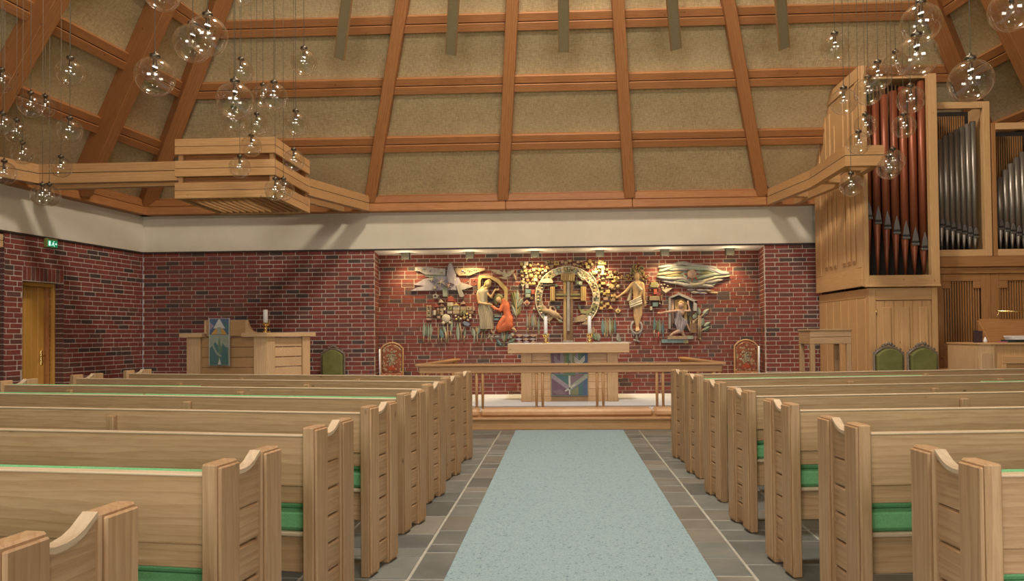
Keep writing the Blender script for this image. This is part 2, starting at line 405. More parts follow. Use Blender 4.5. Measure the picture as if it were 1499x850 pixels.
# plaster band above the bricks
def band(name, a, b, mat_, z0, z1, t0, t1, kind='structure', c=0):
    """wall-like box running from a to b; t0..t1 offsets towards the room (to the left of a->b)"""
    a, b = Vector(a).to_2d(), Vector(b).to_2d(); d = b-a
    o = obj(name, MB().box((0, t0, z0), (d.length, t1, z1), c), mat_, None, (a.x, a.y, 0), math.atan2(d.y, d.x))
    if kind: o['kind'] = kind
    return o
o = band('wall_front_plaster', (XR(FY)+.3, FY), (XL(FY)-.3, FY), M_PLASTER, ZB+.02, ZR1, -.02, .02)
o = struct('niche_soffit', MB().box((NXL-.2, FY+.02, ZB+.0), (NXR+.2, NY+.3, ZB+.12)), M_WHITE)
band('wall_left_plaster', FL, BL, M_PLASTER, ZB+.02, ZR1, -.3, .02)
band('wall_right_plaster', BR, FR, M_PLASTER, ZB+.02, ZR1, -.3, .02)
t_ = band('trim_2', (XR(FY)+.1, FY), (XL(FY)-.1, FY), M_FRAMEDK, ZB-.006, ZB+.02, -.02, .028)
t_ = band('trim_3', FL, BL, M_FRAMEDK, ZB-.006, ZB+.02, -.3, .028)

# ring beam: two stacked boards with a shadow gap, butt-jointed
def ring(name, a, b, cuts=()):
    a, b = Vector(a).to_2d(), Vector(b).to_2d(); d = b-a; L = d.length
    r = struct(name, MB().box((0, .01, ZR0+.015), (L, .12, ZR1-.015)), M_DARKIN, (a.x, a.y, 0), math.atan2(d.y, d.x))
    cs = [0]+list(cuts)+[L]
    for c0, c1 in zip(cs, cs[1:]):
        obj('board', MB().box((c0+.003, 0, ZR0), (c1-.003, .20, ZR0+.14), .008), W('roof_pine', 'X'), r)
        obj('board', MB().box((c0+.003, .0, ZR0+.148), (c1-.003, .185, ZR1), .008), W('roof_pine', 'X'), r)
    obj('cap_board', MB().box((0, .01, ZR1+.012), (L, .12, ZR1+.035), .004), W('roof_pine', 'X'), r)
    return r
ring('trim_1', FR, FL, (XR(FY)-3.58, XR(FY)-1.25, XR(FY)+.98, XR(FY)+3.44))
ring('trim_4', FL, BL, (2.9, 5.4, 8, 11)); ring('trim_5', BR, FR, (3, 6, 9, 12, 14.5))

# ------------------------------------------------------------------ roof
ceil_ = struct('ceiling')
SL = [0, 1.02, 2.0, 2.95, 3.92, 4.9, 5.87, 6.85, 7.8, 8.8, 9.8]     # purlin lines measured up the front slope
HS = [s*math.sin(math.atan(1.46)) for s in SL]                      # as heights above the ring
def facet(A, B, feet, deep=.22):
    """A->B along the eaves with the room on the left; feet = rafter feet as distances from A"""
    u = (B-A).normalized(); L = (B-A).length; mid = A+(APEX-A).dot(u)*u; up = (APEX-mid); SH = up.length; up.normalize()
    nin = u.cross(up); nin.normalize()
    if nin.z > 0: nin = -nin
    M = Matrix((u, up, nin)).transposed().to_4x4(); M.translation = A      # local x along eaves, y up the slope, z into the room
    ax = (APEX-A).dot(u); ks = SH/(APEX.z-ZR1)
    def xat(f, y): return f+(ax-f)*y/SH
    fs = [0]+feet+[L]; ys = [h*ks for h in HS]+[SH*.995]
    for i in range(len(fs)-1):
        for j in range(len(ys)-1):
            y0, y1 = ys[j], ys[j+1]
            pts = [(xat(fs[i], y0), y0), (xat(fs[i+1], y0), y0), (xat(fs[i+1], y1), y1), (xat(fs[i], y1), y1)]
            o = obj('roof_panel', MB().prism(pts, -.06, 0, 'XY'), M_HESS, ceil_); o.matrix_basis = M
    for j, y in enumerate(ys[1:-1]):
        for i in range(len(fs)-1):
            a, b = xat(fs[i], y), xat(fs[i+1], y)
            if b-a < .12: continue
            o = obj('purlin', MB().box((a, y+.006, 0), (b, y+.125, .10), .005).box((a, y-.125, 0), (b, y-.006, .125), .005), W('roof_pine', 'X'), ceil_); o.matrix_basis = M
            o = obj('purlin_core', MB().box((a, y-.01, 0), (b, y+.01, .085)), M_DARKIN, ceil_); o.matrix_basis = M
    for f in fs:
        hip = f in (0, L)
        d = Vector((ax-f, SH)); ln = d.length; an = math.atan2(d.y, d.x)
        R2 = M @ Matrix.Translation((f, 0, 0)) @ Matrix.Rotation(an, 4, 'Z')
        if hip: continue
        o = obj('rafter', MB().box((.02, -.095, 0), (ln*.97, .095, deep), .008), W('roof_pine', 'X'), ceil_); o.matrix_basis = R2
        o = obj('rafter_shoe', MB().box((.03, .098, .05), (.17, .108, .16), .002).tube([(.1, .10, .1), (.1, .13, .1)], .02, 8), M_PEWTER, ceil_); o.matrix_basis = R2
# front facet measured from FR to FL keeps the room on the left
facet(FR, FL, [FR.x-3.52, FR.x-1.21, FR.x+1.03, FR.x+3.42])
facet(FL, BL, [1.62, 3.65, 5.75, 7.85, 9.95, 12.1, 14.2], .34)
facet(BR, FR, [LL-14.2, LL-12.1, LL-9.95, LL-7.85, LL-5.75, LL-3.65, LL-1.62], .34)
facet(BL, BR, [3.2, 6.4, 9.5, 12.8, 15.8])
for c_ in (FL, FR, BL, BR):                         # hips
    d = APEX-c_; q = (Vector((CX, 6.4, 0))-Vector((c_.x, c_.y, 0))).normalized(); sd = Vector((-q.y, q.x, 0)); up = d.normalized(); nn = sd.cross(up); nn = -nn if nn.z > 0 else nn
    M = Matrix((up, up.cross(nn)*-1, nn)).transposed().to_4x4(); M.translation = c_
    o = obj('hip_rafter', MB().box((-.0, -.12, -.05), (d.length*.98, .12, .27), .008), W('roof_pine', 'X'), ceil_); o.matrix_basis = M
# glazed lantern under the apex
mb = MB()
for a in (-1, 1): mb.box((CX-.75, 6.3+a*.70-.05, 11.0), (CX+.75, 6.3+a*.70+.05, 11.12)).box((CX+a*.70-.05, 5.65, 11.0), (CX+a*.70+.05, 6.95, 11.12))
sk = struct('window_3', mb, W('tie_pine', 'X'))
obj('pane', MB().box((CX-.65, 5.65, 11.05), (CX+.65, 6.95, 11.08)), emis('skylight_pane', (.9, .95, 1), 5), sk)

mb = MB()
for a in (-1, 1): mb.box((-1.75, a*.7-.05, 0), (1.75, a*.7+.05, .12)).box((a*1.7-.05, -.65, 0), (a*1.7+.05, .65, .12))
sk = struct('window_4', mb, W('tie_pine', 'X')); obj('pane', MB().box((-1.65, -.65, .02), (1.65, .65, .04)), emis('roof_pane', (.9, .95, 1), 3), sk)  # unseen skylight with glowing pane, added to go with the rear fill light
u_ = Vector((1, 0, 0)); mid_ = Vector((CX, BY, ZR1)); up_ = (APEX-mid_).normalized(); n_ = u_.cross(up_); n_ = -n_ if n_.z > 0 else n_
M = Matrix((u_, up_, n_)).transposed().to_4x4(); M.translation = mid_+up_*5.6+n_*.14; sk.matrix_basis = M
# ------------------------------------------------------------------ tie beams round the nave and the slatted box
def beam(t, pts, w=.10, z0=ZR0, z1=ZR1, fam='tie_pine', name='beam'):
    for i in range(len(pts)-1):
        a, b = Vector(pts[i]), Vector(pts[i+1]); d = b-a
        def dirn(k):
            k0, k1 = Vector(pts[max(k-1, 0)]), Vector(pts[k]); k2 = Vector(pts[min(k+1, len(pts)-1)])
            t_ = ((k1-k0).normalized() if k > 0 else Vector((0, 0)))+((k2-k1).normalized() if k < len(pts)-1 else Vector((0, 0)))
            t_.normalize(); nrm = Vector((-t_.y, t_.x)); e = Vector((-d.y, d.x)).normalized()
            return nrm/(max(nrm.dot(e), .3))
        na, nb = dirn(i)*w/2, dirn(i+1)*w/2
        poly = [tuple(a-na), tuple(b-nb), tuple(b+nb), tuple(a+na)]
        zm = z0+(z1-z0)*.52
        ax = 'Y' if abs(d.y) > abs(d.x) else 'X'
        obj(name, MB().prism(poly, z0, zm-.005, 'XY'), W(fam, ax), t)
        obj(name, MB().prism(poly, zm+.005, z1, 'XY'), W(fam, ax), t)
        q = [(x*.98+.02*(a.x+b.x)/2, y*.98+.02*(a.y+b.y)/2) for x, y in poly]
        obj('groove_strip', MB().prism(q, zm-.006, zm+.006, 'XY'), M_DARKIN, t)
t = thing('tie_beam', 'right-hand bent double pine tie beam reaching out from the front wall towards the organ', 'beam', group='tie beams')
beam(t, [(3.63, 12.58), (3.87, 11.15), (3.85, 9.8)]); beam(t, [(4.08, 12.58), (4.25, 11.1), (4.22, 9.8)])
beam(t, [(3.80, 9.76), (4.31, 9.76)])
for y in (12.1, 11.0, 10.2): obj('spacer', MB().box((3.84+(12.1-y)*.03, y-.06, ZR0+.03), (4.2, y+.06, ZR0+.16), .004), W('tie_pine', 'X'), t)
t = thing('tie_beam', 'left-hand bent pine tie beam running from the front wall through the slatted box to the left wall', 'beam', group='tie beams')
beam(t, [(-3.46, 12.58), (-4.0, 11.1), (-4.05, 9.92), (-5.4, 9.9), (-7.62, 9.93)], .12)
beam(t, [(-3.9, 12.58), (-4.4, 11.2), (-4.45, 10.25), (-5.45, 10.22), (-7.6, 10.3)], .10)
beam(t, [(-7.45, 9.93), (-7.9, 8.9), (-7.95, 7.6)], .10)
X0, X1, Y0, Y1 = -4.90, -3.60, 8.87, 10.12
t = thing('slatted_box', 'square open pine box of three slat rows hanging at the left tie beam', 'box')
for zb in (3.15, 3.43, 3.71):
    for a, b, ax in (((X0, Y0), (X1, Y0+.03), 'X'), ((X0, Y1-.03), (X1, Y1), 'X'), ((X0, Y0+.032), (X0+.03, Y1-.032), 'Y'), ((X1-.03, Y0+.032), (X1, Y1-.032), 'Y')):
        obj('slat', MB().box((*a, zb), (*b, zb+.098), .005), W('tie_pine', ax), t)
        obj('slat', MB().box((*a, zb+.102), (*b, zb+.20), .005), W('tie_pine', ax), t)
for x in (X0+.06, X1-.06):
    for y in (Y0+.06, Y1-.06): obj('corner_post', MB().box((x-.028, y-.028, 3.15), (x+.028, y+.028, 3.91), .004), W('tie_pine', 'Z'), t)
for a, b in (((X0+.032, Y0+.095), (X1-.032, Y0+.105)), ((X0+.032, Y1-.105), (X1-.032, Y1-.095)), ((X0+.095, Y0+.107), (X0+.105, Y1-.107)), ((X1-.105, Y0+.107), (X1-.095, Y1-.107))): obj('liner_panel', MB().box((*a, 3.26), (*b, 3.9)), W('roof_pine', 'X'), t)
for k in range(13): obj('grille_slat', MB().box((X0+.08+k*.094, Y0+.04, 3.16), (X0+.105+k*.094, Y1-.04, 3.24), .003), W('tie_pine', 'Y'), t)

# ------------------------------------------------------------------ floor
fl_ = struct('floor', MB().box((-9.9, -4.2, -.2), (10.1, 13.9, -.006)), M_GROUT)
cols = [-9.6, -9.0, -8.35, -7.7, -7.1, -6.45, -5.8, -5.2, -4.6, -4.0, -3.35, -2.8, -2.15, -1.53, -.90, -.35, .3, .78, 1.09, 1.72, 2.3, 2.95, 3.55, 4.2, 4.8, 5.4, 6.0, 6.6, 7.2, 7.85, 8.4, 9.0, 9.6]
cand = []
for x0, x1 in zip(cols, cols[1:]):
    y = -4+random.random()*.3
    while y < 13.6:
        d = random.choice((.18, .26, .33, .42, .5)); cand.append((x0, x1, y, min(y+d, 13.7))); y += d
def seen(c):
    x = (c[0]+c[1])/2; p = proj((x, c[2], 0)); return (c[2] > 2 and 0 <= p[0] <= 1499 and p[1] < 900 and c[3] < 10.5, )[0]
cand.sort(key=lambda c: (not seen(c), 0 if -2.2 < (c[0]+c[1])/2 < 2.4 else 1, c[2]))
mbs = [MB(), MB(), MB()]
for i, c in enumerate(cand):
    k = random.choice((0, 0, 1, 2)); h = random.uniform(-.003, 0)
    if i < 300 and seen(c):
        o = obj('floor_tile', MB().box((-(c[1]-c[0])/2+.009, -(c[3]-c[2])/2+.009, -.03), ((c[1]-c[0])/2-.009, (c[3]-c[2])/2-.009, 0), .004), M_SLATE[k], fl_, ((c[0]+c[1])/2, (c[2]+c[3])/2, h))
    else: mbs[k].box((c[0]+.007, c[2]+.007, -.03), (c[1]-.007, c[3]-.007, h))
for k in range(3): stuff(obj('floor_tiling', mbs[k], M_SLATE[k], fl_))
tag(obj('carpet_runner', MB().box((-.685, 1.0, 0), (.857, 10.36, .012), .004), M_CARPET), 'pale blue flecked carpet runner down the middle aisle', 'carpet')
# chancel platform
pl = struct('platform', MB().box((-4.2, 10.62, 0), (NXL, FY-.004, .244)).box((NXL, 10.62, 0), (NXR, NY-.008, .244)).box((NXR, 10.62, 0), (4.3, FY-.004, .244)), W('rail_beech', 'X'))
obj('carpeting', MB().box((-4.18, 10.66, .244), (4.28, FY-.006, .25)).box((NXL, FY-.006, .244), (NXR, NY-.01, .25)), M_GREYCARPET, pl)
for x0, x1 in ((-4.2, -1.4), (-1.395, 1.55), (1.555, 4.3)):
    obj('riser_board', MB().box((x0, 10.46, 0), (x1, 10.49, .14), .004), W('rail_beech', 'X'), pl)
    obj('tread_board', MB().box((x0, 10.44, .14), (x1, 10.70, .172), .006), W('rail_beech', 'X'), pl)

# ------------------------------------------------------------------ door, sign
dr = struct('door_1'); dr.location = (XL(FY), FY, 0); dr.rotation_euler.z = angL
obj('door_frame', MB().box((1.805, -.20, 0), (1.845, -.14, 2.25), .005).box((2.5, -.20, 0), (2.55, -.14, 2.25), .005).box((1.846, -.20, 2.19), (2.5, -.14, 2.25), .005), W('door_pine', 'Z'), dr)
obj('door_jamb', MB().box((1.846, -.29, 0), (1.90, -.201, 2.25), .003), W('roof_pine', 'Z'), dr)
for k in range(5): obj('plank', MB().box((1.902+k*.121, -.29, .01), (2.020+k*.121, -.25, 2.24), .006), W('door_pine', 'Z'), dr)
h_ = obj('door_handle', MB().box((1.93, -.25, .98), (1.97, -.24, 1.2), .004).tube([(1.95, -.24, 1.12), (1.95, -.19, 1.12), (2.05, -.185, 1.12)], .01, 8).tube([(1.95, -.24, 1.03), (1.95, -.225, 1.03)], .013, 8), M_BRASS, dr)
t = thing('exit_sign', 'small green emergency exit sign on the left brick wall above the door', 'sign', (XL(FY), FY, 0), angL)
obj('housing', MB().box((1.99, .008, 2.79), (2.19, .07, 2.93), .006), mat('sign_housing', (.22, .22, .06), .5), t)
obj('sign_face', MB().box((2.0, .07, 2.80), (2.18, .074, 2.90)), emis('sign_green', (.0, .28, .12), .5), t)
whi = emis('sign_white', (.7, .95, .85), .9)
obj('door_pictogram', MB().box((2.135, .074, 2.815), (2.165, .077, 2.885)), whi, t)
obj('running_figure', MB().tube([(2.075, .0755, 2.868), (2.085, .0755, 2.845)], .008, 6, flat=.3).tube([(2.085, .0755, 2.845), (2.105, .0755, 2.825), (2.12, .0755, 2.83)], .005, 6, flat=.4).tube([(2.085, .0755, 2.845), (2.07, .0755, 2.825), (2.06, .0755, 2.812)], .005, 6, flat=.4).tube([(2.078, .0755, 2.863), (2.10, .0755, 2.858)], .004, 6, flat=.4).ball((2.07, .0755, 2.885), (.008, .002, .008), 8, 5), whi, t)
obj('arrow', MB().prism([(2.012, 2.85), (2.03, 2.87), (2.03, 2.856), (2.05, 2.856), (2.05, 2.844), (2.03, 2.844), (2.03, 2.83)], .074, .076), whi, t)
t = thing('wall_box', 'small pine box of two boards hung in the dark opening at the left edge', 'box', (XL(FY), FY, 0), angL)
obj('board', MB().box((2.89, -.12, 2.80), (3.3, .02, 2.89), .008), W('altar_pine', 'X'), t)
obj('board', MB().box((2.89, -.12, 2.70), (3.3, .02, 2.795), .008), W('altar_pine', 'X'), t)

# ------------------------------------------------------------------ pews
SWEEP = [(.125, .945), (.15, .938), (.18, .938), (.21, .944), (.235, .955), (.255, .97), (.275, .985)]
def bench_end(par, x0, s, lab=None):
    """x0 outer face, s direction towards the seat (+1/-1)"""
    e = link('bench_end', None, par)
    def sx(a, b): return (x0+s*a, x0+s*b)
    for y0, y1 in ((0, .125), (.275, .40)):
        a, b = sx(.012, .066)
        obj('end_board', MB().box((a, y0, 0), (b, y1, .985), .006), W('pew_pine', 'Z'), e)
        a, b = sx(0, .013)
        obj('facing_board', MB().box((a, y0+.008, .02), (b, y1-.006, .974), .004), W('pew_pine', 'Z'), e)
    zs = [.03+i*.129 for i in range(8)]
    for i in range(7):
        z0, z1 = zs[i]+.003, zs[i+1]-.003
        a, b = sx(.024, .052)
        if i < 6: mb = MB().box((a, .120, z0), (b, .280, z1), .007)
        else:
            mb = MB()
            for (p, q), (p2, q2) in zip([(.12, .943)]+SWEEP[1:-1], SWEEP[1:-1]+[(.28, .985)]): mb.prism([(p, z0), (p2, z0), (p2, q2), (p, q)], min(a, b), max(a, b), 'YZ')
        obj('panel_plank', mb, W('pew_pine', 'Y'), e)
    a, b = sx(.018, .058)
    mb = MB()
    for (p, q), (p2, q2) in zip(SWEEP, SWEEP[1:]): mb.prism([(p, q-.012), (p2, q2-.012), (p2, q2+.003), (p, q+.003)], min(a, b), max(a, b), 'YZ')
    obj('top_moulding', mb, W('toplit_pine', 'Y'), e)
    return e
def make_pew(s, L, backs):
    """aisle corner at the origin, pew runs to s*L; seat faces +y"""
    r = link('pew', None)
    bench_end(r, 0, s); bench_end(r, s*L, -s)
    a, b = s*.064, s*(L-.064)
    obj('back_plank', MB().box((a, .035, .712), (b, .065, .936), .003), W('pew_pine', 'X'), r)
    obj('top_rail', MB().box((a, .030, .937), (b, .075, .946), .003), W('toplit_pine', 'X'), r)
    obj('lower_back_plank', MB().box((a, .045, .632), (b, .068, .709), .003), W('pew_pine', 'X'), r)
    obj('seat_board', MB().box((a, .05, .478), (b, .42, .498), .005), W('toplit_pine', 'X'), r)
    obj('seat_apron', MB().box((a, .07, .31), (b, .095, .474), .004), W('pew_pine', 'X'), r)
    obj('front_rail', MB().box((a, .38, .40), (b, .40, .474), .004), W('pew_pine', 'X'), r)
    g = (L-.14)/2
    for k in range(2):
        c0, c1 = s*(.07+k*g), s*(.07+(k+1)*g-.006)
        obj('seat_cushion', MB().box((c0, .06, .499), (c1, .425, .60), .02), M_GREEN, r)
        obj('back_cushion', MB().box((c0, .07, .603), (c1, .112, .945+backs[k]), .014), M_GREEN, r)
    return r
def batten(r, x): 
    obj('back_batten', MB().box((x-.028, .0, 0), (x+.028, .034, .905), .004), W('pew_pine', 'Z'), r)
rowsL = [(1.385, 6, (-.02, -.02)), (2.285, 7.2, (.004, .004)), (3.19, 8.8, (-.02, -.02)), (4.11, 10.2, (-.02, -.02)), (5.01, 11.1, (.008, .008)), (5.91, 11.2, (-.02, .006)), (6.83, 12.4, (-.02, -.02)), (7.70, 13.4, (-.02, -.02))]
rowsR = [(2.27, 4.5, (.005, .005)), (3.21, 5.0, (-.02, -.02)), (4.15, 5.5, (-.02, -.02)), (5.07, 7.6, (-.02, .008)), (5.97, 8.3, (-.02, .006)), (6.92, 8.7, (.006, -.02)), (7.78, 9.8, (-.02, -.02))]
ordn = ['first', 'second', 'third', 'fourth', 'fifth', 'sixth', 'seventh', 'eighth']
def place(rows, s, X, L, side, batx):
    protos = {}
    for i, (y, a, bk) in enumerate(rows):
        if bk not in protos:
            r = make_pew(s, L, bk); protos[bk] = [ch for ch in r.children]; r_ = r
        else:
            r_ = link('pew', None)
            for ch in protos[bk]: copy_tree(ch, r_)
        r_.location = (X, y, 0); r_.rotation_euler.z = -s*math.radians(a)*-1 if s > 0 else -math.radians(a)
        nf = len(rows)-1-i
        lab = ('pine pew on the %s of the aisle, ' % side) + ('the row nearest the camera' if i == 0 else ('front row nearest the chancel' if nf == 0 else '%s row back from the chancel' % ordn[nf]))
        tag(r_, lab, 'pew', 'pine pews %s of the aisle' % side)
        for lx in batx.get(i, ()): batten(r_, s*lx)
    bpy.context.view_layer.update()
place(rowsL, -1, -1.113, 4.5, 'left', {3: (1.78,), 4: (1.79,), 5: (1.79, 3.64), 6: (1.52, 3.05), 7: (1.235, 2.78)})
place(rowsR, 1, 1.285, 4.75, 'right', {3: (1.62,), 4: (1.91,), 5: (1.555, 3.15), 6: (2.86,)})

# ------------------------------------------------------------------ altar and altar rail
t = thing('altar', 'broad pale pine altar table with a thick top behind the altar rail', 'altar', (.113, 12.1, .25))
for x in (-.815, .635): obj('corner_post', MB().box((x, 0, 0), (x+.18, .18, .82), .006), W('altar_pine', 'Z'), t); obj('corner_post', MB().box((x, .56, 0), (x+.18, .74, .82), .006), W('altar_pine', 'Z'), t)
for k in range(6):
    for sx_ in (-1, 1): obj('front_plank', MB().box((sx_*.315, .04, .09+k*.121), (sx_*.633, .065, .207+k*.121), .004), W('altar_pine', 'X'), t)
    obj('side_plank', MB().box((-.80, .185, .09+k*.121), (-.775, .555, .207+k*.121), .004), W('altar_pine', 'Y'), t)
    obj('side_plank', MB().box((.775, .185, .09+k*.121), (.80, .555, .207+k*.121), .004), W('altar_pine', 'Y'), t)
obj('front_panel', MB().box((-.33, .045, .08), (.33, .06, .82)), W('altar_pine', 'Z'), t)
obj('plinth', MB().box((-.633, .03, 0), (.633, .08, .088), .004), W('altar_pine', 'X'), t)
obj('table_top', MB().box((-1.03, -.12, .82), (1.0, .82, .975), .008), W('altar_pine', 'X'), t)
tag(obj('altar_cloth', MB().box((-.92, -.10, 1.226), (1.15, .62, 1.232), .002), M_CLOTH, None, (0, 12.1, 0)), 'thin white cloth laid over the altar top', 'cloth')
# frontal: woven strips of many colours
t = thing('altar_frontal', 'woven multicoloured antependium of violet, green and blue stripes on the altar front', 'textile', (.113, 12.085, .25))
t_cols = {'violet': (.22, .10, .17), 'plum': (.27, .15, .19), 'lilac': (.34, .25, .31), 'green': (.13, .26, .13), 'olive': (.25, .26, .09), 'sage': (.33, .37, .25), 'teal': (.06, .2, .2), 'blue': (.07, .14, .28), 'cream': (.6, .56, .44), 'brown': (.2, .15, .1)}
t_cols = {k: tuple(.42*x+.30*sum(v)/3 for x in v) for k, v in t_cols.items()}
TM = {k: noisy('weave_'+k, v, tuple(min(1, x*1.35) for x in v), 120, .95, bump=.2, spec=.05) for k, v in t_cols.items()}
obj('ground_cloth', MB().box((-.31, .0, .10), (.31, .012, .815), .002), TM['sage'], t)
def pz(nm, pts, k, d=-.004): obj(nm, MB().prism([(x, z) for x, z in pts], .001, d, 'XZ'), TM[k], t)
for i, k in enumerate(('violet', 'plum', 'violet', 'lilac', 'olive', 'green', 'sage', 'olive', 'lilac', 'green', 'teal', 'blue')):
    x0 = -.305+i*.0508; pz('stripe', [(x0, .47), (x0+.050, .47), (x0+.050, .81), (x0, .81)], k)
pz('lower_field', [(-.30, .11), (0, .11), (0, .18), (-.30, .40)], 'violet'); pz('lower_field', [(-.29, .18), (-.2, .12), (-.05, .12), (-.15, .21)], 'plum', -.006)
pz('lower_field', [(.30, .11), (0, .11), (0, .18), (.30, .40)], 'blue'); pz('lower_field', [(.02, .115), (.15, .115), (.15, .27), (.02, .185)], 'olive', -.006)
pz('lower_field', [(.16, .115), (.22, .115), (.22, .32), (.16, .28)], 'teal', -.006)
pz('diagonal', [(-.30, .40), (0, .18), (0, .25), (-.27, .45)], 'lilac'); pz('diagonal', [(.30, .40), (0, .18), (0, .25), (.27, .45)], 'sage')
pz('diagonal', [(-.26, .46), (-.02, .28), (-.02, .46)], 'teal'); pz('diagonal', [(.26, .46), (.02, .28), (.02, .46)], 'plum')
pz('central_figure', [(-.012, .12), (.012, .12), (.012, .50), (-.012, .50)], 'cream', -.008)
pz('central_figure', [(-.08, .19), (.0, .24), (.09, .3), (.10, .28), (.01, .215), (-.07, .17)], 'cream', -.008)
pz('crown', [(-.10, .44), (.10, .44), (.07, .52), (0, .50), (-.07, .52)], 'green', -.009)
for sx_ in (-1, 1):
    for q in (0, .045, .09): pz('chevron', [(sx_*.08, .68+q*.7), (sx_*.17, .60+q*.7), (sx_*.26, .69+q*.7), (sx_*.26, .715+q*.7), (sx_*.17, .625+q*.7), (sx_*.08, .70+q*.7)], 'cream' if sx_ > 0 else 'lilac', -.007)
pz('peak', [(-.06, .60), (0, .70), (.06, .60), (.04, .60), (0, .66), (-.04, .60)], 'brown', -.008); pz('peak', [(-.045, .57), (.045, .57), (0, .65)], 'teal', -.009)
obj('fringe', MB().box((-.31, .001, .085), (.31, .01, .10)), TM['brown'], t)
# candlesticks
def candlestick(x, y, z, label, hb=.16, hc=.335, grp='altar candles', r=.032):
    t = thing('candlestick', label, 'candle', (x, y, z), group=grp)
    obj('holder', MB().lathe([(.0, 0), (.065, 0), (.06, .012), (.03, .02), (.02, .035), (.02, .05), (.035, .06), (.02, .075), (.02, .095), (.05, .105), (.055, .112), (.048, .118), (.045, .15), (.04, .15), (.04, .12), (0, .12)], 16), M_BRASS, t)
    for k in range(3):
        a = k*2.094+.5; obj('foot', MB().ball((.058*math.cos(a), .058*math.sin(a), .010), .0125, 8, 6), M_BRASS, t)
        obj('prong', MB().tube([(.05*math.cos(a), .05*math.sin(a), .11), (.058*math.cos(a), .058*math.sin(a), .14), (.05*math.cos(a), .05*math.sin(a), .165)], .005, 6), M_BRASS, t)
    obj('candle', MB().lathe([(0, .125), (r, .125), (r, .125+hc), (r*.7, .13+hc), (0, .127+hc)], 16), M_CANDLE, t)
    obj('wick', MB().tube([(0, 0, .12+hc), (.002, 0, .145+hc)], .003, 5), M_BLACK, t)
candlestick(-.287, 12.4, 1.232, 'white candle in a brass holder on the altar, left of the cross')
candlestick(.470, 12.4, 1.232, 'white candle in a brass holder on the altar, right of the cross')
# rail
t = thing('altar_rail', 'low beech altar rail with paired slim posts round the altar', 'railing', (0, 0, 0))
xl, xr, yr = -2.26, 2.46, 10.98
def hrail(a, b, w0, w1, z0, z1, nm):
    a, b = Vector(a), Vector(b); d = b-a; an = math.atan2(d.y, d.x)
    return obj(nm, MB().box((0, w0, z0), (d.length, w1, z1), .008), W('rail_beech', 'X'), t, (a.x, a.y, 0), an)
hrail((xl, yr), (.09, yr), -.05, .09, .905, .94, 'handrail'); hrail((.094, yr), (xr, yr), -.05, .09, .905, .94, 'handrail')
hrail((xl+.05, yr), (xr-.05, yr), -.012, .012, .80, .904, 'rail_apron')
hrail((-1.99, 13.5), (xl+.03, yr+.095), -.07, .07, .905, .94, 'handrail'); hrail((xr-.03, yr+.095), (2.22, 13.5), -.07, .07, .905, .94, 'handrail')
hrail((-1.99, 13.5), (xl+.03, yr+.1), -.012, .012, .80, .904, 'rail_apron'); hrail((xr-.03, yr+.1), (2.22, 13.5), -.012, .012, .80, .904, 'rail_apron')
for c_ in (-2.13, -1.278, -.357, .568, 1.476, 2.33):
    for q in (-.047, .047): obj('post', MB().tube([(c_+q, yr+.02, .25), (c_+q, yr+.02, .55), (c_+q, yr+.02, .90)], [.019, .023, .021], 10), W('rail_beech', 'Z'), t)
for k in range(3):
    f = (k+.6)/3
    for q in (-.047, .047):
        for (ax_, ay_), (bx_, by_) in (((xl+.03, yr+.1), (-1.99, 13.5)), ((xr-.03, yr+.1), (2.22, 13.5))):
            x = ax_+(bx_-ax_)*f; y = ay_+(by_-ay_)*f+q; obj('post', MB().tube([(x, y, .25), (x, y, .55), (x, y, .90)], [.019, .023, .021], 10), W('rail_beech', 'Z'), t)
xs = [-2.3, -1.30, -.42, .55, 1.44, 2.5]
xs = [-2.25, -1.235, 1.33, 2.45]
names = ['left-hand', 'middle', 'right-hand']
for k in range(3):
    mb = MB(); a, b = xs[k]+.008, xs[k+1]-.008; mb.box((a, 10.58, .172), (b, 10.92, .285), .035)
    tag(obj('kneeler_cushion', mb, M_LEATHER), '%s tan leather kneeler cushion on the step before the altar rail' % names[k], 'cushion', 'kneeler cushions')

# ------------------------------------------------------------------ pulpit on the left
t = thing('pulpit', 'pale pine panelled pulpit against the left brick wall', 'pulpit', (-5.05, 10.6, 0))
y1_ = .55
for x in (-.62, .41): obj('corner_post', MB().box((x, 0, 0), (x+.21, .10, 1.39), .006), W('altar_pine', 'Z'), t)
for k in range(9): obj('front_plank', MB().box((-.408, .05, .02+k*.152), (.408, .075, .166+k*.152), .005), W('rail_beech', 'X'), t)
an = math.radians(52)
Ms = Matrix.Translation((.622, 0, 0)) @ Matrix.Rotation(an, 4, 'Z')
for a, b in ((0, .13), (.60, .73)): obj('side_post', MB().box((a, 0, 0), (b, .08, 1.39), .006, Ms), W('altar_pine', 'Z'), t)
for k in range(9): obj('side_plank', MB().box((.132, .03, .02+k*.152), (.598, .055, .160+k*.152), .006, Ms), W('altar_pine', 'X'), t)
obj('back_wall', MB().box((-.62, .1, 0), (-.59, .9, 1.39)), W('altar_pine', 'Y'), t)
obj('top_shelf', MB().prism([(-.70, -.06), (-.35, -.06), (-.35, .25), (-.2, .25), (.25, .25), (.25, -.06), (.64, -.06), (1.15, .60), (1.02, .72), (.55, .3), (-.55, .3), (-.55, .95), (-.70, .95)], 1.39, 1.45, 'XY'), W('altar_pine', 'X'), t)
obj('reading_desk', MB().box((-.30, -.02, 1.40), (.30, .02, 1.64), .006), W('rail_beech', 'X'), t)
obj('desk_cheek', MB().prism([(-.02, 1.44), (.30, 1.44), (.18, 1.48), (.06, 1.56), (0, 1.64), (-.02, 1.64)], .30, .335, 'YZ'), W('altar_pine', 'Y'), t)
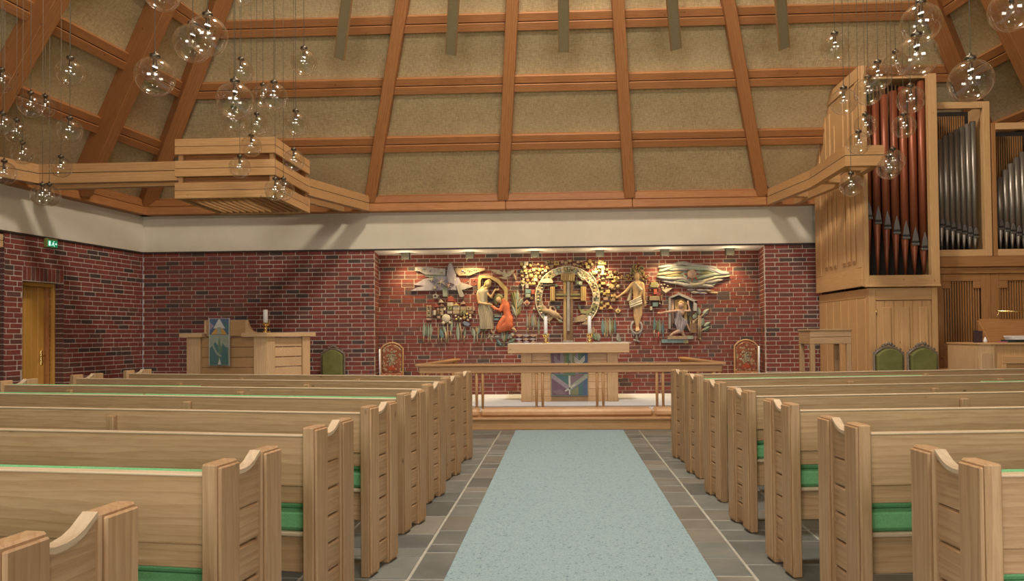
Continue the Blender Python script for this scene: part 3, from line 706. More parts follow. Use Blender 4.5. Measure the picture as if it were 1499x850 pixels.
obj('desk_cheek', MB().prism([(-.02, 1.44), (.30, 1.44), (.18, 1.48), (.06, 1.56), (0, 1.64), (-.02, 1.64)], -.335, -.30, 'YZ'), W('altar_pine', 'Y'), t)
obj('desk_cheek', MB().prism([(.30, 1.45), (.47, 1.45), (.40, 1.48), (.33, 1.57), (.30, 1.64)], -.03, .03, 'XZ'), W('altar_pine', 'X'), t)
t = thing('pulpit_hanging', 'woven blue, gold and green parament hanging from the pulpit desk', 'textile', (-5.135, 10.545, .96))
obj('ground_cloth', MB().box((-.158, 0, 0), (.158, .01, .715), .002), TM['lilac'], t)
pz('sky', [(-.15, .47), (.15, .47), (.15, .70), (-.15, .70)], 'blue'); pz('sky', [(-.15, .52), (-.08, .60), (-.15, .66)], 'lilac', -.006)
pz('sky', [(.06, .66), (.15, .60), (.15, .50), (.1, .55)], 'teal', -.006)
pz('white_gable', [(-.09, .56), (.09, .56), (.01, .695), (-.01, .695)], 'cream', -.007)
obj('gold_arch', MB().prism([(-.12+.24*k/10, .47+.11*math.sin(math.pi*k/10)) for k in range(11)], .001, -.008, 'XZ'), mat('gold_weave', (.45, .25, .05), .8), t)
pz('gold_door', [(-.03, .47), (.03, .47), (.03, .56), (0, .58), (-.03, .56)], 'sage', -.010)
pz('white_field', [(-.15, .27), (-.02, .30), (0, .44), (.02, .30), (.15, .27), (.15, .46), (-.15, .46)], 'sage', -.006)
pz('green_peak', [(-.15, .01), (.15, .01), (.15, .27), (.0, .46), (-.15, .27)], 'green', -.005)
pz('green_peak', [(-.14, .02), (-.02, .02), (-.02, .30), (-.06, .36), (-.14, .26)], 'teal', -.007)
pz('dark_fold', [(.02, .02), (.14, .03), (.11, .26), (.05, .34), (.04, .2), (.0, .15)], 'teal', -.009)
pz('light_fold', [(-.09, .33), (-.03, .2), (.04, .15), (.03, .13), (-.04, .17), (-.11, .31)], 'sage', -.011)
pz('light_fold', [(-.02, .02), (.03, .02), (.01, .12)], 'cream', -.011)
for sx_ in (-.154, .15): pz('edge_band', [(sx_-.003, 0), (sx_+.006, 0), (sx_+.006, .715), (sx_-.003, .715)], 'cream', -.009)
candlestick(-4.53, 10.78, 1.452, 'white candle in a brass holder on the pulpit shelf', hc=.22, grp=None, r=.034)

# ------------------------------------------------------------------ chairs
def crest(mb, pts, r, s, y):
    for i, (x, z) in enumerate(pts):
        a = i/(len(pts)-1)*math.pi; mb.ball((x, y, z), (r*(1+.35*math.sin(a*7)), r*.7, r*(1+.3*math.cos(i*2.1))), 8, 6)
def armchair(label, loc, rot, h, w, grp, cr=M_CARVED):
    t = thing('upholstered_chair', label, 'chair', loc, rot, grp)
    zs = h-.13; top = [(-w/2+.0, .5)]+[(-w/2+.01, zs-.03)]
    arc = [(-w/2+.01+(w-.02)*k/10, zs+.10*math.sin(math.pi*k/10)**.8) for k in range(11)]
    poly = [(-w/2+.03, .52)]+[(x*.93, z-.015) for x, z in arc]+[(w/2-.03, .52)]
    # the chair faces -y; the back leans at y=+.22..
    obj('backrest', MB().prism(poly, .16, .23, 'XZ', inset=(.9, .6)).prism(poly, .165, .13, 'XZ', inset=(.88, .4)), M_OLIVE, t)
    fr = MB().tube([(-w/2+.01, .2, 0), (-w/2+.01, .2, .5), (-w/2+.005, .2, zs)]+[(x, .2, z) for x, z in arc[1:-1]]+[(w/2-.005, .2, zs), (w/2-.01, .2, .5), (w/2-.01, .2, 0)], .019, 8)
    obj('back_frame', fr, cr, t)
    c = MB(); crest(c, [(x*1.0, z+.022+.035*math.exp(-(x/(w*.16))**2)) for x, z in arc], .021, 1, .2)
    for k in range(5): c.ball((-.06+k*.03, .195, zs+.115+.03*math.sin(k/4*math.pi)), (.018, .014, .02), 8, 6)
    obj('carved_crest', c, cr, t)
    obj('seat', MB().box((-w/2+.02, -.28, .38), (w/2-.02, .17, .47), .03), M_OLIVE, t)
    obj('seat_frame', MB().box((-w/2+.01, -.29, .32), (w/2-.01, .18, .382), .01), cr, t)
    for x in (-w/2+.035, w/2-.035): obj('leg', MB().tube([(x, -.26, 0), (x, -.26, .1), (x, -.27, .33)], [.016, .014, .026], 8), cr, t)
    return t
for (x, y, r_, h, w, lb, g) in ((-4.06, 12.35, math.pi*0, 1.19, .42, 'olive green upholstered chair with a carved frame beside the pulpit', None),
                             (4.47, 9.85, 0, 1.20, .40, 'left one of two olive green carved chairs before the organ', 'olive chairs before the organ'),
                             (4.925, 9.85, 0, 1.20, .40, 'right one of two olive green carved chairs before the organ', 'olive chairs before the organ')):
    armchair(lb, (x, y, 0), r_, h, w, g)
M_TAP = mat('tapestry_red', (.28, .08, .035), .85); n = N(M_TAP); v = n.coords((1, 1, 1))
vv = n.n('ShaderNodeTexVoronoi'); vv.inputs['Scale'].default_value = 20; n.l(v, vv.inputs['Vector'])
n.col(n.ramp(vv.outputs['Distance'], [(.15, (.09, .11, .06)), (.3, (.42, .34, .2)), (.42, (.26, .08, .035)), (.8, (.19, .05, .022))]))
M_TAP2 = noisy('tapestry_floral', (.10, .13, .08), (.45, .36, .22), 34, .85)
def painted_chair(label, x, y, rot, side):
    t = thing('high_backed_chair', label, 'chair', (x, y, .25), rot, 'high-backed chairs in the niche')
    w, h = .40, 1.03
    arc = [(-w/2+w*k/8, h-.14+.11*math.sin(math.pi*k/8)**.7) for k in range(9)]
    obj('backrest', MB().prism([(-w/2+.03, .42)]+[(a*.9, b-.03) for a, b in arc]+[(w/2-.03, .42)], .17, .22, 'XZ', inset=(.95, .6)).prism([(-w/2+.03, .42)]+[(a*.9, b-.03) for a, b in arc]+[(w/2-.03, .42)], .175, .145, 'XZ', inset=(.9, .4)), M_TAP, t)
    fl = MB()
    for k in range(26):
        a = k*2.4; rr = .012+.0045*k; fl.ball((rr*math.cos(a)*.7, .142, .70+rr*math.sin(a)*1.25), (.016, .006, .02), 7, 5)
    obj('floral_pattern', fl, M_TAP2, t)
    mb = MB().prism([(-.07, .50), (.07, .50), (.045, .56), (.02, .55), (0, .6), (-.02, .55), (-.045, .56)], .146, .134, 'XZ')
    obj('red_motif', mb, noisy('scarlet_thread', (.42, .07, .02), (.3, .05, .02), 60), t)
    obj('back_frame', MB().tube([(-w/2, .2, 0), (-w/2, .2, .45)]+[(a, .2, b) for a, b in arc]+[(w/2, .2, .45), (w/2, .2, 0)], .017, 8), W('rail_beech', 'Z'), t)
    obj('steel_edge', MB().tube([(side*(w/2+.018), .19, .30), (side*(w/2+.022), .19, h-.14)], .014, 8), mat('white_sheen_edge', (.88, .87, .85), .25), t)  # non-metal white paints in the bright sheen of the steel
    obj('lower_rail', MB().tube([(-w/2, .19, .45), (0, .19, .475), (w/2, .19, .45)], .017, 8), W('rail_beech', 'X'), t)
    obj('seat', MB().box((-w/2, -.25, .38), (w/2, .18, .44), .02), M_TAP, t)
    for xx in (-w/2+.02, w/2-.02): obj('leg', MB().tube([(xx, -.23, 0), (xx, -.23, .39)], .017, 8), W('rail_beech', 'Z'), t)
painted_chair('high-backed chair with red floral tapestry in the left corner of the niche', -3.12, 13.0, .22, -1)
painted_chair('high-backed chair with red floral tapestry in the right corner of the niche', 3.29, 13.0, -.22, 1)

# ------------------------------------------------------------------ pine stand by the organ
t = thing('hymn_stand', 'pale pine four-legged stand with a deep apron left of the organ', 'stand', (3.47, 10.2, 0))
for x in (0, .50):
    for y in (0, .44): obj('leg', MB().box((x, y, 0), (x+.065, y+.065, 1.215), .006), W('pew_pine', 'Z'), t)
for y in (0, .475): obj('apron', MB().box((0, y, 1.217), (.565, y+.03, 1.31), .006), W('pew_pine', 'X'), t); obj('apron', MB().box((0, y, 1.314), (.565, y+.03, 1.40), .006), W('pew_pine', 'X'), t)
for x in (0, .535): obj('apron', MB().box((x, .032, 1.217), (x+.03, .473, 1.40), .006), W('pew_pine', 'Y'), t)
obj('top', MB().box((-.01, -.01, 1.402), (.575, .515, 1.425), .006), W('pew_pine', 'X'), t)

# ------------------------------------------------------------------ organ
OX0, OX1, OY, OB = 4.40, 5.47, 10.6, 12.7
t = thing('pipe_organ', 'tall oak pipe organ with red pipes in its tower and grey pipes beside it', 'organ')
def part(nm, a, b, ax='Z', fam='organ_oak', c=.004): return obj(nm, MB().box(a, b, c), W(fam, ax), t)
# tower lower cabinet
lx0, lx1, ly = 4.48, 5.44, 10.66
part('side_board', (lx0, ly+.012, 0), (lx0+.04, OB, 2.02), 'Z'); part('corner_post', (lx0-.012, ly-.012, 0), (lx0+.09, ly+.09, 2.02)); part('corner_post', (lx1-.07, ly-.012, 0), (lx1+.012, ly+.09, 2.02))
for k in range(6): part('side_plank', (lx0-.008, 10.79+k*.31, .05), (lx0+.01, 11.09+k*.31, 1.88), 'Z', c=.008)
part('side_rail', (lx0-.010, 10.78, 1.885), (lx0+.01, 12.66, 2.02), 'Y')
part('front_rail', (lx0+.09, ly-.005, 1.84), (lx1-.07, ly+.05, 2.02), 'X')
d0 = (lx1-.07-lx0-.09)/6
dd = thing_door = obj('door', MB().box((lx0+.095, ly+.02, .05), (lx1-.075, ly+.04, 1.835)), W('organ_oak', 'Z'), t)
for k in range(6): obj('door_board', MB().box((lx0+.097+k*d0, ly+.005, .055), (lx0+.09+(k+1)*d0-.004, ly+.03, 1.83), .006), W('organ_oak', 'Z'), dd)
for x in (4.655, 4.92, 5.18): obj('raised_batten', MB().box((x, ly-.025, .2), (x+.13, ly+.004, 1.74), .012), W('organ_oak', 'Z'), dd)
for x in (lx0+.1,): obj('hinge', MB().tube([(x, ly-.004, 1.62), (x, ly-.004, 1.70)], .007, 6), M_BRASS, dd)
# tower upper case
def tcase():
    part('front_post', (OX0, OY, 2.04), (OX0+.065, OY+.09, 5.27)); part('front_post', (OX1-.12, OY-.0, 2.04), (OX1, OY+.09, 5.13))
    part('front_rail', (OX0+.066, OY, 2.04), (OX1-.121, OY+.07, 2.20), 'X'); part('sill_board', (OX0-.0, OY-.02, 2.03), (OX1, OY+.02, 2.06), 'X')
    mb = MB().prism([(OY+.09, 2.05), (OB-.1, 2.05), (OB-.1, 5.30), (OY+.09, 5.30)], OX0+.012, OX0+.04, 'YZ')
    obj('side_board', mb, W('organ_oak', 'Z'), t)
    part('side_rail', (OX0-.004, OY+.09, 2.05), (OX0+.02, OB-.1, 2.32), 'Y'); part('side_rail', (OX0-.004, OY+.09, 5.10), (OX0+.02, OB-.1, 5.30), 'Y')
    part('side_stile', (OX0-.004, OB-.35, 2.325), (OX0+.02, OB-.1, 5.095)); part('side_stile', (OX0-.004, OY+.092, 2.325), (OX0+.02, OY+.26, 5.095))
    for k, y in enumerate((10.98, 11.17, 11.36, 11.72, 11.91, 12.10)):
        part('side_batten', (OX0-.008, y-.055, 2.40), (OX0+.016, y+.055, 4.95 if k % 3 else 4.7), c=.012)
        obj('batten_notch', MB().box((OX0-.012, y-.06, 2.42), (OX0-.004, y+.03, 2.45)), W('organ_brown', 'Y'), t)
    part('roof_board', (OX0, OY+.1, 5.10), (OX1, OB-.1, 5.13), 'X')
    obj('inner_back', MB().box((OX0+.05, OY+.42, 2.2), (OX1-.03, OY+.45, 5.1)), M_DARKIN, t)
    part('side_board', (OX1-.05, OY+.09, 2.05), (OX1-.02, OB-.1, 5.1))
    for k in range(16): part('upper_lath', (OX0+.10+k*.055, OY+.38, 4.6), (OX0+.125+k*.055, OY+.40, 5.1), fam='organ_brown')
tcase()
def pipe(x, y, zf, zm, zt, r, body, foot, sharp=True):
    """foot bottom, mouth height, top"""
    p = link('organ_pipe', None, t)
    obj('foot', MB().lathe([(r*.28, zf), (r*.55, zf+(zm-zf)*.45), (r*.98, zm-.03), (r, zm)], 14, (x, y, 0)), foot, p)
    obj('pipe_body', MB().lathe([(r, zm+.002), (r, zt), (r*.9, zt), (r*.9, zt-.1)], 14, (x, y, 0)), body, p)
    lip = MB().prism([(x-r*.85, zm+.015), (x+r*.85, zm+.015), (x+r*.55, zm+r*2.2), (x, zm+r*(4.2 if sharp else 2.8)), (x-r*.55, zm+r*2.2)], y-r*.72, y-r*1.08, 'XZ', inset=(.86, .7))
    lip.box((x-r*.95, y-r*1.15, zm-.045), (x+r*.95, y-r*.6, zm-.008), .008)
    obj('mouth_lip', lip, M_LIP, p)
    obj('mouth', MB().box((x-r*.8, y-r*1.03, zm-.008), (x+r*.8, y-r*.8, zm+.014)), M_BLACK, p)
for k in range(7):
    x = 4.525+k*.133; pipe(x, OY+.17, 2.21, 3.08-k*.075-(.02 if k > 4 else 0), (4.72, 4.80, 4.88, 4.93, 4.99, 5.03, 5.07)[k], .056, M_COPPER, M_COPPER)
# two lower wings of pipes
wings = ((5.60, 6.45, 11.0, 4.83, 8, 4.22, .045, 3.02, 2.83), (6.47, 7.35, 11.0, 4.50, 8, 3.55, .043, 2.98, 2.76))
for wi, (x0, x1, y, zt, n_, ztop, st, m0, m1) in enumerate(wings):
    part('wing_post', (x0, y, 2.5), (x0+.06, y+.08, zt), fam='organ_brown'); part('wing_post', (x1-.10, y, 2.5), (x1, y+.08, zt))
    part('wing_top_rail', (x0+.061, y, zt-.10), (x1-.101, y+.07, zt), 'X'); part('wing_sill', (x0+.061, y, 2.5), (x1-.101, y+.07, 2.60), 'X')
    part('wing_side', (x1-.03, y+.08, 2.5), (x1, y+.7, zt), 'Z')
    obj('inner_back', MB().box((x0+.0, y+.52, 2.5), (x1-.03, y+.55, zt)), M_DARKIN, t)
    g = int((x1-x0-.2)/.034)
    for k in range(g): part('lattice_slat', (x0+.07+k*.034, y+.40, 3.3), (x0+.085+k*.034, y+.415, zt-.1), fam='organ_brown', c=0)
    for k in range(n_):
        f = k/(n_-1); x = x0+.105+k*(x1-x0-.27)/(n_-1)
        pipe(x, y+.16, 2.605, m0+(m1-m0)*f, ztop+(zt-.26-ztop)*f**.75, .040, M_TIN, M_TIN, False)
part('cornice', (5.50, 10.98, 2.34), (7.6, 11.06, 2.495), 'X', 'organ_brown')
part('base_frame', (5.50, 11.02, 2.24), (7.6, 11.06, 2.335), 'X', 'organ_brown')
for wi, x0 in enumerate((5.60, 6.44)):
    d_ = link('cabinet_door', None, t)
    xs_ = [x0+.08, x0+.14, x0+.24, x0+.56, x0+.66, x0+.76]
    y0, y1 = 11.04, 11.07
    za, zb_, zc, zd = 1.10, 1.20, 2.02, 2.13      # stepped opening
    ob = lambda a, b, ax='Z': obj('door_board', MB().box((a[0], y0, a[1]), (b[0], y1, b[1]), .004), W('organ_brown', ax), d_)
    ob((x0-.0, .05), (x0+.12, 2.235)); ob((x0+.70, .05), (x0+.835, 2.235))
    ob((x0+.122, zd), (x0+.698, 2.235), 'X'); ob((x0+.122, .05), (x0+.30, za)); ob((x0+.302, .05), (x0+.50, za)); ob((x0+.502, .05), (x0+.698, za))
    for a, b in ((x0+.122, x0+.24), (x0+.58, x0+.698)): ob((a, zc), (b, zd-.001), 'X'); ob((a, za+.001), (b, zb_), 'X')
    for k in range(15):
        obj('lattice_slat', MB().box((x0+.130+k*.0375, y0+.02, zb_-.1), (x0+.151+k*.0375, y0+.04, zc+.11)), W('organ_brown', 'Z'), d_)
    obj('backing', MB().box((x0+.12, y1+.01, za), (x0+.7, y1+.02, zd)), M_DARKIN, d_)
    obj('knob', MB().ball((x0+.09, y0-.012, .98), .014, 8, 6), M_BRASS, d_)
part('wing_base', (5.46, 11.0, 0), (5.6, 11.3, 2.24), 'Z', 'organ_brown')
part('rear_case', (5.5, 11.62, 0), (7.45, 12.6, 4.0), 'Z', 'organ_brown')
t = thing('organ_bench', 'low brown wooden bench behind the console at the organ', 'bench', (5.75, 10.68, 0))
obj('bench_seat', MB().box((-.28, -.2, .80), (.3, .2, .84), .01), W('organ_brown', 'X'), t)
for x in (-.25, .24): obj('bench_side', MB().box((x, -.15, 0), (x+.035, .15, .80), .005), W('organ_brown', 'Z'), t)
# console
t = thing('organ_console', 'pine organ console with panelled sides at the right edge', 'console', (5.42, 9.6, 0))
obj('side_panel', MB().box((0, .0, 0), (.21, .05, 1.20), .004), W('altar_pine', 'Z'), t); obj('side_field', MB().box((.03, -.012, .2), (.17, .0, 1.10), .005), W('altar_pine', 'Z'), t)
obj('side_panel', MB().box((0, .052, 0), (.05, .75, 1.20), .004), W('altar_pine', 'Z'), t)
obj('front_board', MB().box((.212, .03, 0), (1.5, .07, 1.20), .004), W('organ_oak', 'Z'), t)
for a, b in (((.30, .0, .95), (1.5, .029, 1.05)), ((.30, .0, .2), (.36, .029, .949)),): obj('frame_moulding', MB().box(a, b, .006), W('organ_oak', 'X'), t)
obj('inner_field', MB().box((.42, .012, .2), (1.5, .029, .90), .006), W('organ_brown', 'X'), t)
obj('top', MB().box((-.01, -.01, 1.20), (1.51, .76, 1.225), .005), W('organ_oak', 'X'), t)
t = thing('music_desk', 'orange-brown tilted music desk on the organ console', 'desk', (5.42, 9.6, 1.225))
obj('desk_panel', MB().box((.28, .0, .0), (1.3, .02, .33), .004, Matrix.Translation((0, .38, .002)) @ Matrix.Rotation(-.25, 4, 'X')), W('organ_brown', 'X'), t)
obj('desk_cheek', MB().prism([(.20, 0.002), (.45, 0.002), (.47, .30)], .262, .279, 'YZ'), W('organ_brown', 'Y'), t)
t = thing('desk_lamp', 'slim brass bar lamp above the music desk', 'lamp', (5.42, 9.6, 1.225))
obj('lamp_tube', MB().tube([(.50, .42, .42), (1.2, .42, .42)], .014, 8), M_BRASS, t); obj('lamp_arm', MB().tube([(.52, .42, .41), (.52, .50, .3), (.52, .52, .0)], .008, 6), M_BRASS, t)
tag(obj('book', MB().box((0, 0, 0), (.11, .025, .17), .004, Matrix.Rotation(-.2, 4, 'X') @ Matrix.Rotation(.15, 4, 'Y')), noisy('book_cloth', (.03, .012, .012), (.05, .02, .02), 30), None, (5.49, 9.82, 1.228)), 'dark standing book on the left end of the organ console', 'book')
tag(obj('book', MB().box((0, 0, 0), (.22, .16, .035), .004), noisy('dark_binding', (.02, .03, .02), (.03, .04, .03), 30), None, (5.86, 9.7, 1.227)), 'dark green book lying on the organ console', 'book', None)
t = thing('paper_stack', 'stack of pale sheet music lying on the organ console', 'papers', (5.93, 9.68, 1.263))
for k in range(3): obj('sheet', MB().box((0, 0, k*.018), (.3, .2, k*.018+.014), .001, Matrix.Rotation(.05*k, 4, 'Z')), M_CLOTH, t)
tag(obj('notepad', MB().box((0, 0, 0), (.10, .07, .012), .002), noisy('pink_paper', (.5, .1, .22), (.45, .12, .25), 10), None, (5.73, 9.66, 1.227)), 'small pink notepad on the organ console', 'notepad')
tag(obj('figurine', MB().lathe([(.022, 0), (.024, .03), (.014, .05), (.012, .06), (.004, .075), (0, .078)], 10), M_CLOTH, None, (5.625, 9.80, 1.227)), 'tiny white bell beside the dark standing book', 'ornament')

# ------------------------------------------------------------------ acoustic baffles hanging before the roof
M_BAF = noisy('baffle_fabric', (.27, .21, .11), (.22, .17, .085), 90, .9); M_BAF2 = noisy('baffle_edge', (.33, .19, .08), (.3, .17, .07), 20, .7)
bl = ['leftmost', 'second from the left', 'middle', 'fourth from the left', 'rightmost']
for k, (xb, yb, xt) in enumerate(((497, 86, 507), (660, 80, 664), (825, 76, 825), (990, 72, 984), (1148, 71, 1143))):
    b = P(xb, yb, 10.55); tp = P(xt, 5, 10.1); d = (tp-b).normalized(); 
    t = thing('acoustic_baffle', '%s narrow tan fabric baffle of five before the roof' % bl[k], 'baffle', b, group='hanging baffles')
    sd = Vector((0, -1, 0)).cross(d).normalized(); nn = sd.cross(d).normalized()
    M = Matrix((sd, nn, d)).transposed().to_4x4(); L = 1.9
    obj('fabric_face', MB().box((-.068, -.02, 0), (.068, .02, L), .003, M), M_BAF, t)
    obj('side_strip', MB().box((-.082, -.024, -.004), (-.068, .024, L+.004), .002, M).box((.068, -.024, -.004), (.082, .024, L+.004), .002, M), M_BAF2, t)
    a = b+d*L; zr = roof_z(a.x, a.y)
    obj('hanger', MB().tube([d*(L-.05), Vector((a.x-b.x, a.y-b.y, zr-b.z))], .005, 6), M_WIRE, t)

# ------------------------------------------------------------------ glass globe pendants
G = [  # x, y, diameter in the photograph, label
 (2, 119, 33, 'clear glass globe cut by the left edge, highest of the far-left cluster'),
 (45, 154, 34, 'clear globe in the far-left cluster overlapping a second one on its right'),
 (66, 156, 30, 'clear globe half behind its neighbour in the upper far-left cluster'),
 (4, 183, 33, 'clear globe at the left edge, second down'),
 (24, 193, 33, 'clear globe just right of the one at the left edge'),
 (33, 225, 31, 'clear globe in the left cluster low between two neighbours above the beam'),
 (6, 253, 33, 'clear globe at the left edge before the tie beam'),
 (103, 106, 40, 'lone clear globe high before the left roof slope'),
 (102, 191, 35, 'clear globe hanging below the lone one before the left rafter'),
 (89, 245, 30, 'clear globe before the left end of the tie beam'),
 (62, 286, 31, 'left one of two overlapping globes lowest in the far-left cluster'),
 (72, 286, 31, 'right one of two overlapping globes lowest in the far-left cluster'),
 (237, -11, 53, 'large clear globe cut by the top edge at the upper left'),
 (227, 112, 56, 'large clear globe hanging alone between the left rafters'),
 (304, 52, 57, 'large clear globe in front of another at the upper left'),
 (282, 64, 54, 'large clear globe behind another at the upper left'),
 (357, -8, 32, 'clear globe just cut by the top edge above the slatted box'),
 (353, 105, 35, 'clear globe above the large one in the box cluster'),
 (344, 147, 53, 'largest clear globe of the cluster above the slatted box'),
 (342, 175, 34, 'clear globe half hidden under the largest one of the box cluster'),
 (385, 141, 32, 'left one of two side-by-side globes right of the large one'),
 (401, 141, 39, 'right one of two side-by-side globes right of the large one'),
 (445, 91, 38, 'highest free-hanging globe at the right of the box cluster'),
 (376, 183, 31, 'clear globe hanging just above the slatted box, middle of three'),
 (433, 181, 35, 'clear globe right of the slatted box top edge'),
 (368, 214, 30, 'clear globe before the top slats of the box'),
 (351, 245, 31, 'clear globe before the middle slats of the box'),
 (430, 235, 31, 'clear globe before the right side of the slatted box'),
 (403, 278, 31, 'left one of two lowest globes before the box corner'),
 (415, 278, 31, 'right one of two lowest globes before the box corner'),
 (1222, 70, 39, 'highest clear globe left of the organ tower top'),
 (1235, 149, 38, 'clear globe before the upper left side of the organ tower'),
 (1285, 112, 40, 'clear globe right of two touching ones at the tower top'),
 (1271, 134, 40, 'clear globe left of two touching ones at the tower top'),
 (1267, 184, 32, 'clear globe before the left red pipes, upper of two'),
 (1257, 210, 33, 'clear globe just above the right tie beam end'),
 (1246, 271, 33, 'lowest clear globe hanging under the right tie beam'),
 (1333, 146, 39, 'clear globe before the right red pipes, upper of two'),
 (1323, 185, 34, 'clear globe before the right red pipes, lower of two'),
 (1301, 246, 33, 'front one of two overlapping globes right of the tie beam end'),
 (1307, 236, 34, 'back one of two overlapping globes right of the tie beam end'),
 (1348, 34, 57, 'large clear globe at the top right, upper of two'),
 (1342, 83, 60, 'large clear globe at the top right, lower of two'),
 (1311, 94, 35, 'small clear globe partly behind the large one at the top right'),
 (1421, 118, 61, 'large clear globe hanging alone before the grey organ pipes'),
 (1481, 14, 63, 'large clear globe in the top right corner')]
GR = .125
shell = MB().lathe([(.03, GR*.985)]+[(GR*math.sin(a), GR*math.cos(a)) for a in [.25+(math.pi-.25)*k/18 for k in range(19)]][::1], 28).mesh('glass_shell', M_GLASS)
cap_ = MB().lathe([(.0, GR*.93), (.028, GR*.93), (.033, GR+.004), (.033, GR+.018), (.012, GR+.022), (.008, GR+.04), (0, GR+.042)], 14).lathe([(0, .035), (.013, .035), (.015, .06), (.012, GR*.93), (0, GR*.95)], 10).mesh('cap', M_CAP)
bulb_ = MB().ball((0, 0, .012), (.028, .028, .030), 14, 10).mesh('bulb', M_GLASS)
fil_ = MB().ball((0, 0, .012), (.006, .006, .010), 8, 6).mesh('filament', emis('dim_filament', (.9, .8, .6), .4))
NEAR = {33: 1.06, 32: .95, 36: .94, 35: 1.0, 34: 1.1, 43: 1.2, 29: 1.06, 28: .96, 27: .9, 40: 1.06, 39: .94, 38: .97, 6: 1.08, 3: .92, 4: 1.03, 0: 1.0, 11: 1.07, 10: .96, 20: 1.05, 2: 1.05, 15: 1.04}
for gi, (gx, gy, gd, lab) in enumerate(G):
    fz = NEAR.get(gi, 1.0); zz = .25*F/gd*fz; d = ray(gx, gy).normalized(); c = Vector((0, 0, H))+d*(zz/d.dot(_w))
    t = thing('globe_pendant', lab, 'lamp', c, group='glass globe pendants'); t.scale = (fz, fz, fz)
    link('glass_shell', shell, t); link('cap', cap_, t); b_ = link('bulb', bulb_, t); link('filament', fil_, b_)
    obj('wire', MB().tube([(0, 0, GR+.03), (0, 0, (roof_z(c.x, c.y)-c.z-.02)/fz)], .0028, 5), M_WIRE, t)

# ------------------------------------------------------------------ niche spotlights
for k, (px, w_) in enumerate(((594, 60), (688, 75), (783, 88), (878, 95), (973, 75), (1068, 60))):
    c = P(px, 370, 13.28)
    t = thing('spotlight', ['leftmost', 'second', 'third', 'fourth', 'fifth', 'rightmost'][k]+' of the six dark box spotlights under the niche soffit', 'spotlight', (c.x, 13.28, ZB), group='niche spotlights')
    mb = MB().box((-.075, -.06, -.13), (.075, -.045, 0)).box((-.075, .045, -.10), (.075, .06, 0)).box((-.075, -.045, -.13), (-.062, .045, 0)).box((.062, -.045, -.13), (.075, .045, 0))
    obj('housing', mb, M_LAMPBOX, t)
    obj('lens', MB().box((-.06, -.04, -.06), (.06, .04, -.05)), emis('warm_lens', (1, .7, .35), 2), t)
    l = bpy.data.lights.new('spot', 'SPOT'); l.energy = w_; l.color = (1, .74, .36); l.spot_size = math.radians(125); l.spot_blend = .9; l.shadow_soft_size = .04
    o = bpy.data.objects.new('spot', l); COL.objects.link(o); o.parent = t; o.location = (0, 0, -.075)
    o.rotation_euler = Vector((0, .3, -1)).to_track_quat('-Z', 'Y').to_euler()
    l = bpy.data.lights.new('uplight', 'POINT'); l.energy = 4.5; l.color = (1, .8, .5); l.shadow_soft_size = .04
    o = bpy.data.objects.new('uplight', l); COL.objects.link(o); o.parent = t; o.location = (0, -.12, -.22)

# ------------------------------------------------------------------ carved wooden reliefs on the niche wall
RY = 13.64
def cr(x0, y0, s): return lambda p: (lambda q: (q.x, q.z))(P(x0+p[0]/s, y0+p[1]/s, RY))
cA, cB, cC, cD, cE, cF, cG, cH = cr(595, 375, 12.145), cr(610, 425, 10), cr(685, 380, 6.54), cr(750, 370, 9.37), cr(750, 440, 9.37), cr(895, 370, 6.07), cr(950, 375, 11.33), cr(945, 425, 10)
def carve(nm, c1, c2=None, sc=14, rough=.65):
    return noisy('carved_'+nm, c1, c2 or tuple(x*.72 for x in c1), sc, rough, bump=.25, sc=(1, 1, .35), vary=.2)
KM = {k: carve(k, tuple(.78*x+.14*sum(v)/3 for x in v)) for k, v in {'grey': (.38, .34, .31), 'lilac': (.36, .31, .36), 'cream': (.60, .50, .33), 'ochre': (.50, .31, .09), 'gold': (.62, .42, .12), 'orange': (.62, .12, .02), 'red': (.42, .07, .03),
      'sage': (.33, .38, .28), 'green': (.20, .27, .17), 'teal': (.17, .29, .29), 'blue': (.16, .19, .26), 'brown': (.26, .14, .06), 'dark': (.07, .05, .035), 'skin': (.58, .36, .15), 'tan': (.42, .29, .15), 'pink': (.5, .3, .2), 'olive': (.27, .25, .09)}.items()}
def rp(par, nm, cv, pts, k, d=.05, base=0.0, inset=(.9, .55)):
    q = [cv(p) for p in pts]
    return obj(nm, MB().prism(q, RY-base, RY-base-d, 'XZ', inset=inset), KM[k], par)
def relief(label, cat='relief', grp='carved reliefs on the niche wall', name='wall_relief'): return thing(name, label, cat, group=grp)
def bar(par, nm, cv, pts, w, k, d=.035, base=0.0):
    q = [cv(p) for p in pts]; mb = MB()
    w = w if hasattr(w, '__len__') else [w]*len(q)
    mb.tube([(x, RY-base-d*.5, z) for x, z in q], w, 8, flat=d*.5/max(w)); return obj(nm, mb, KM[k], par)
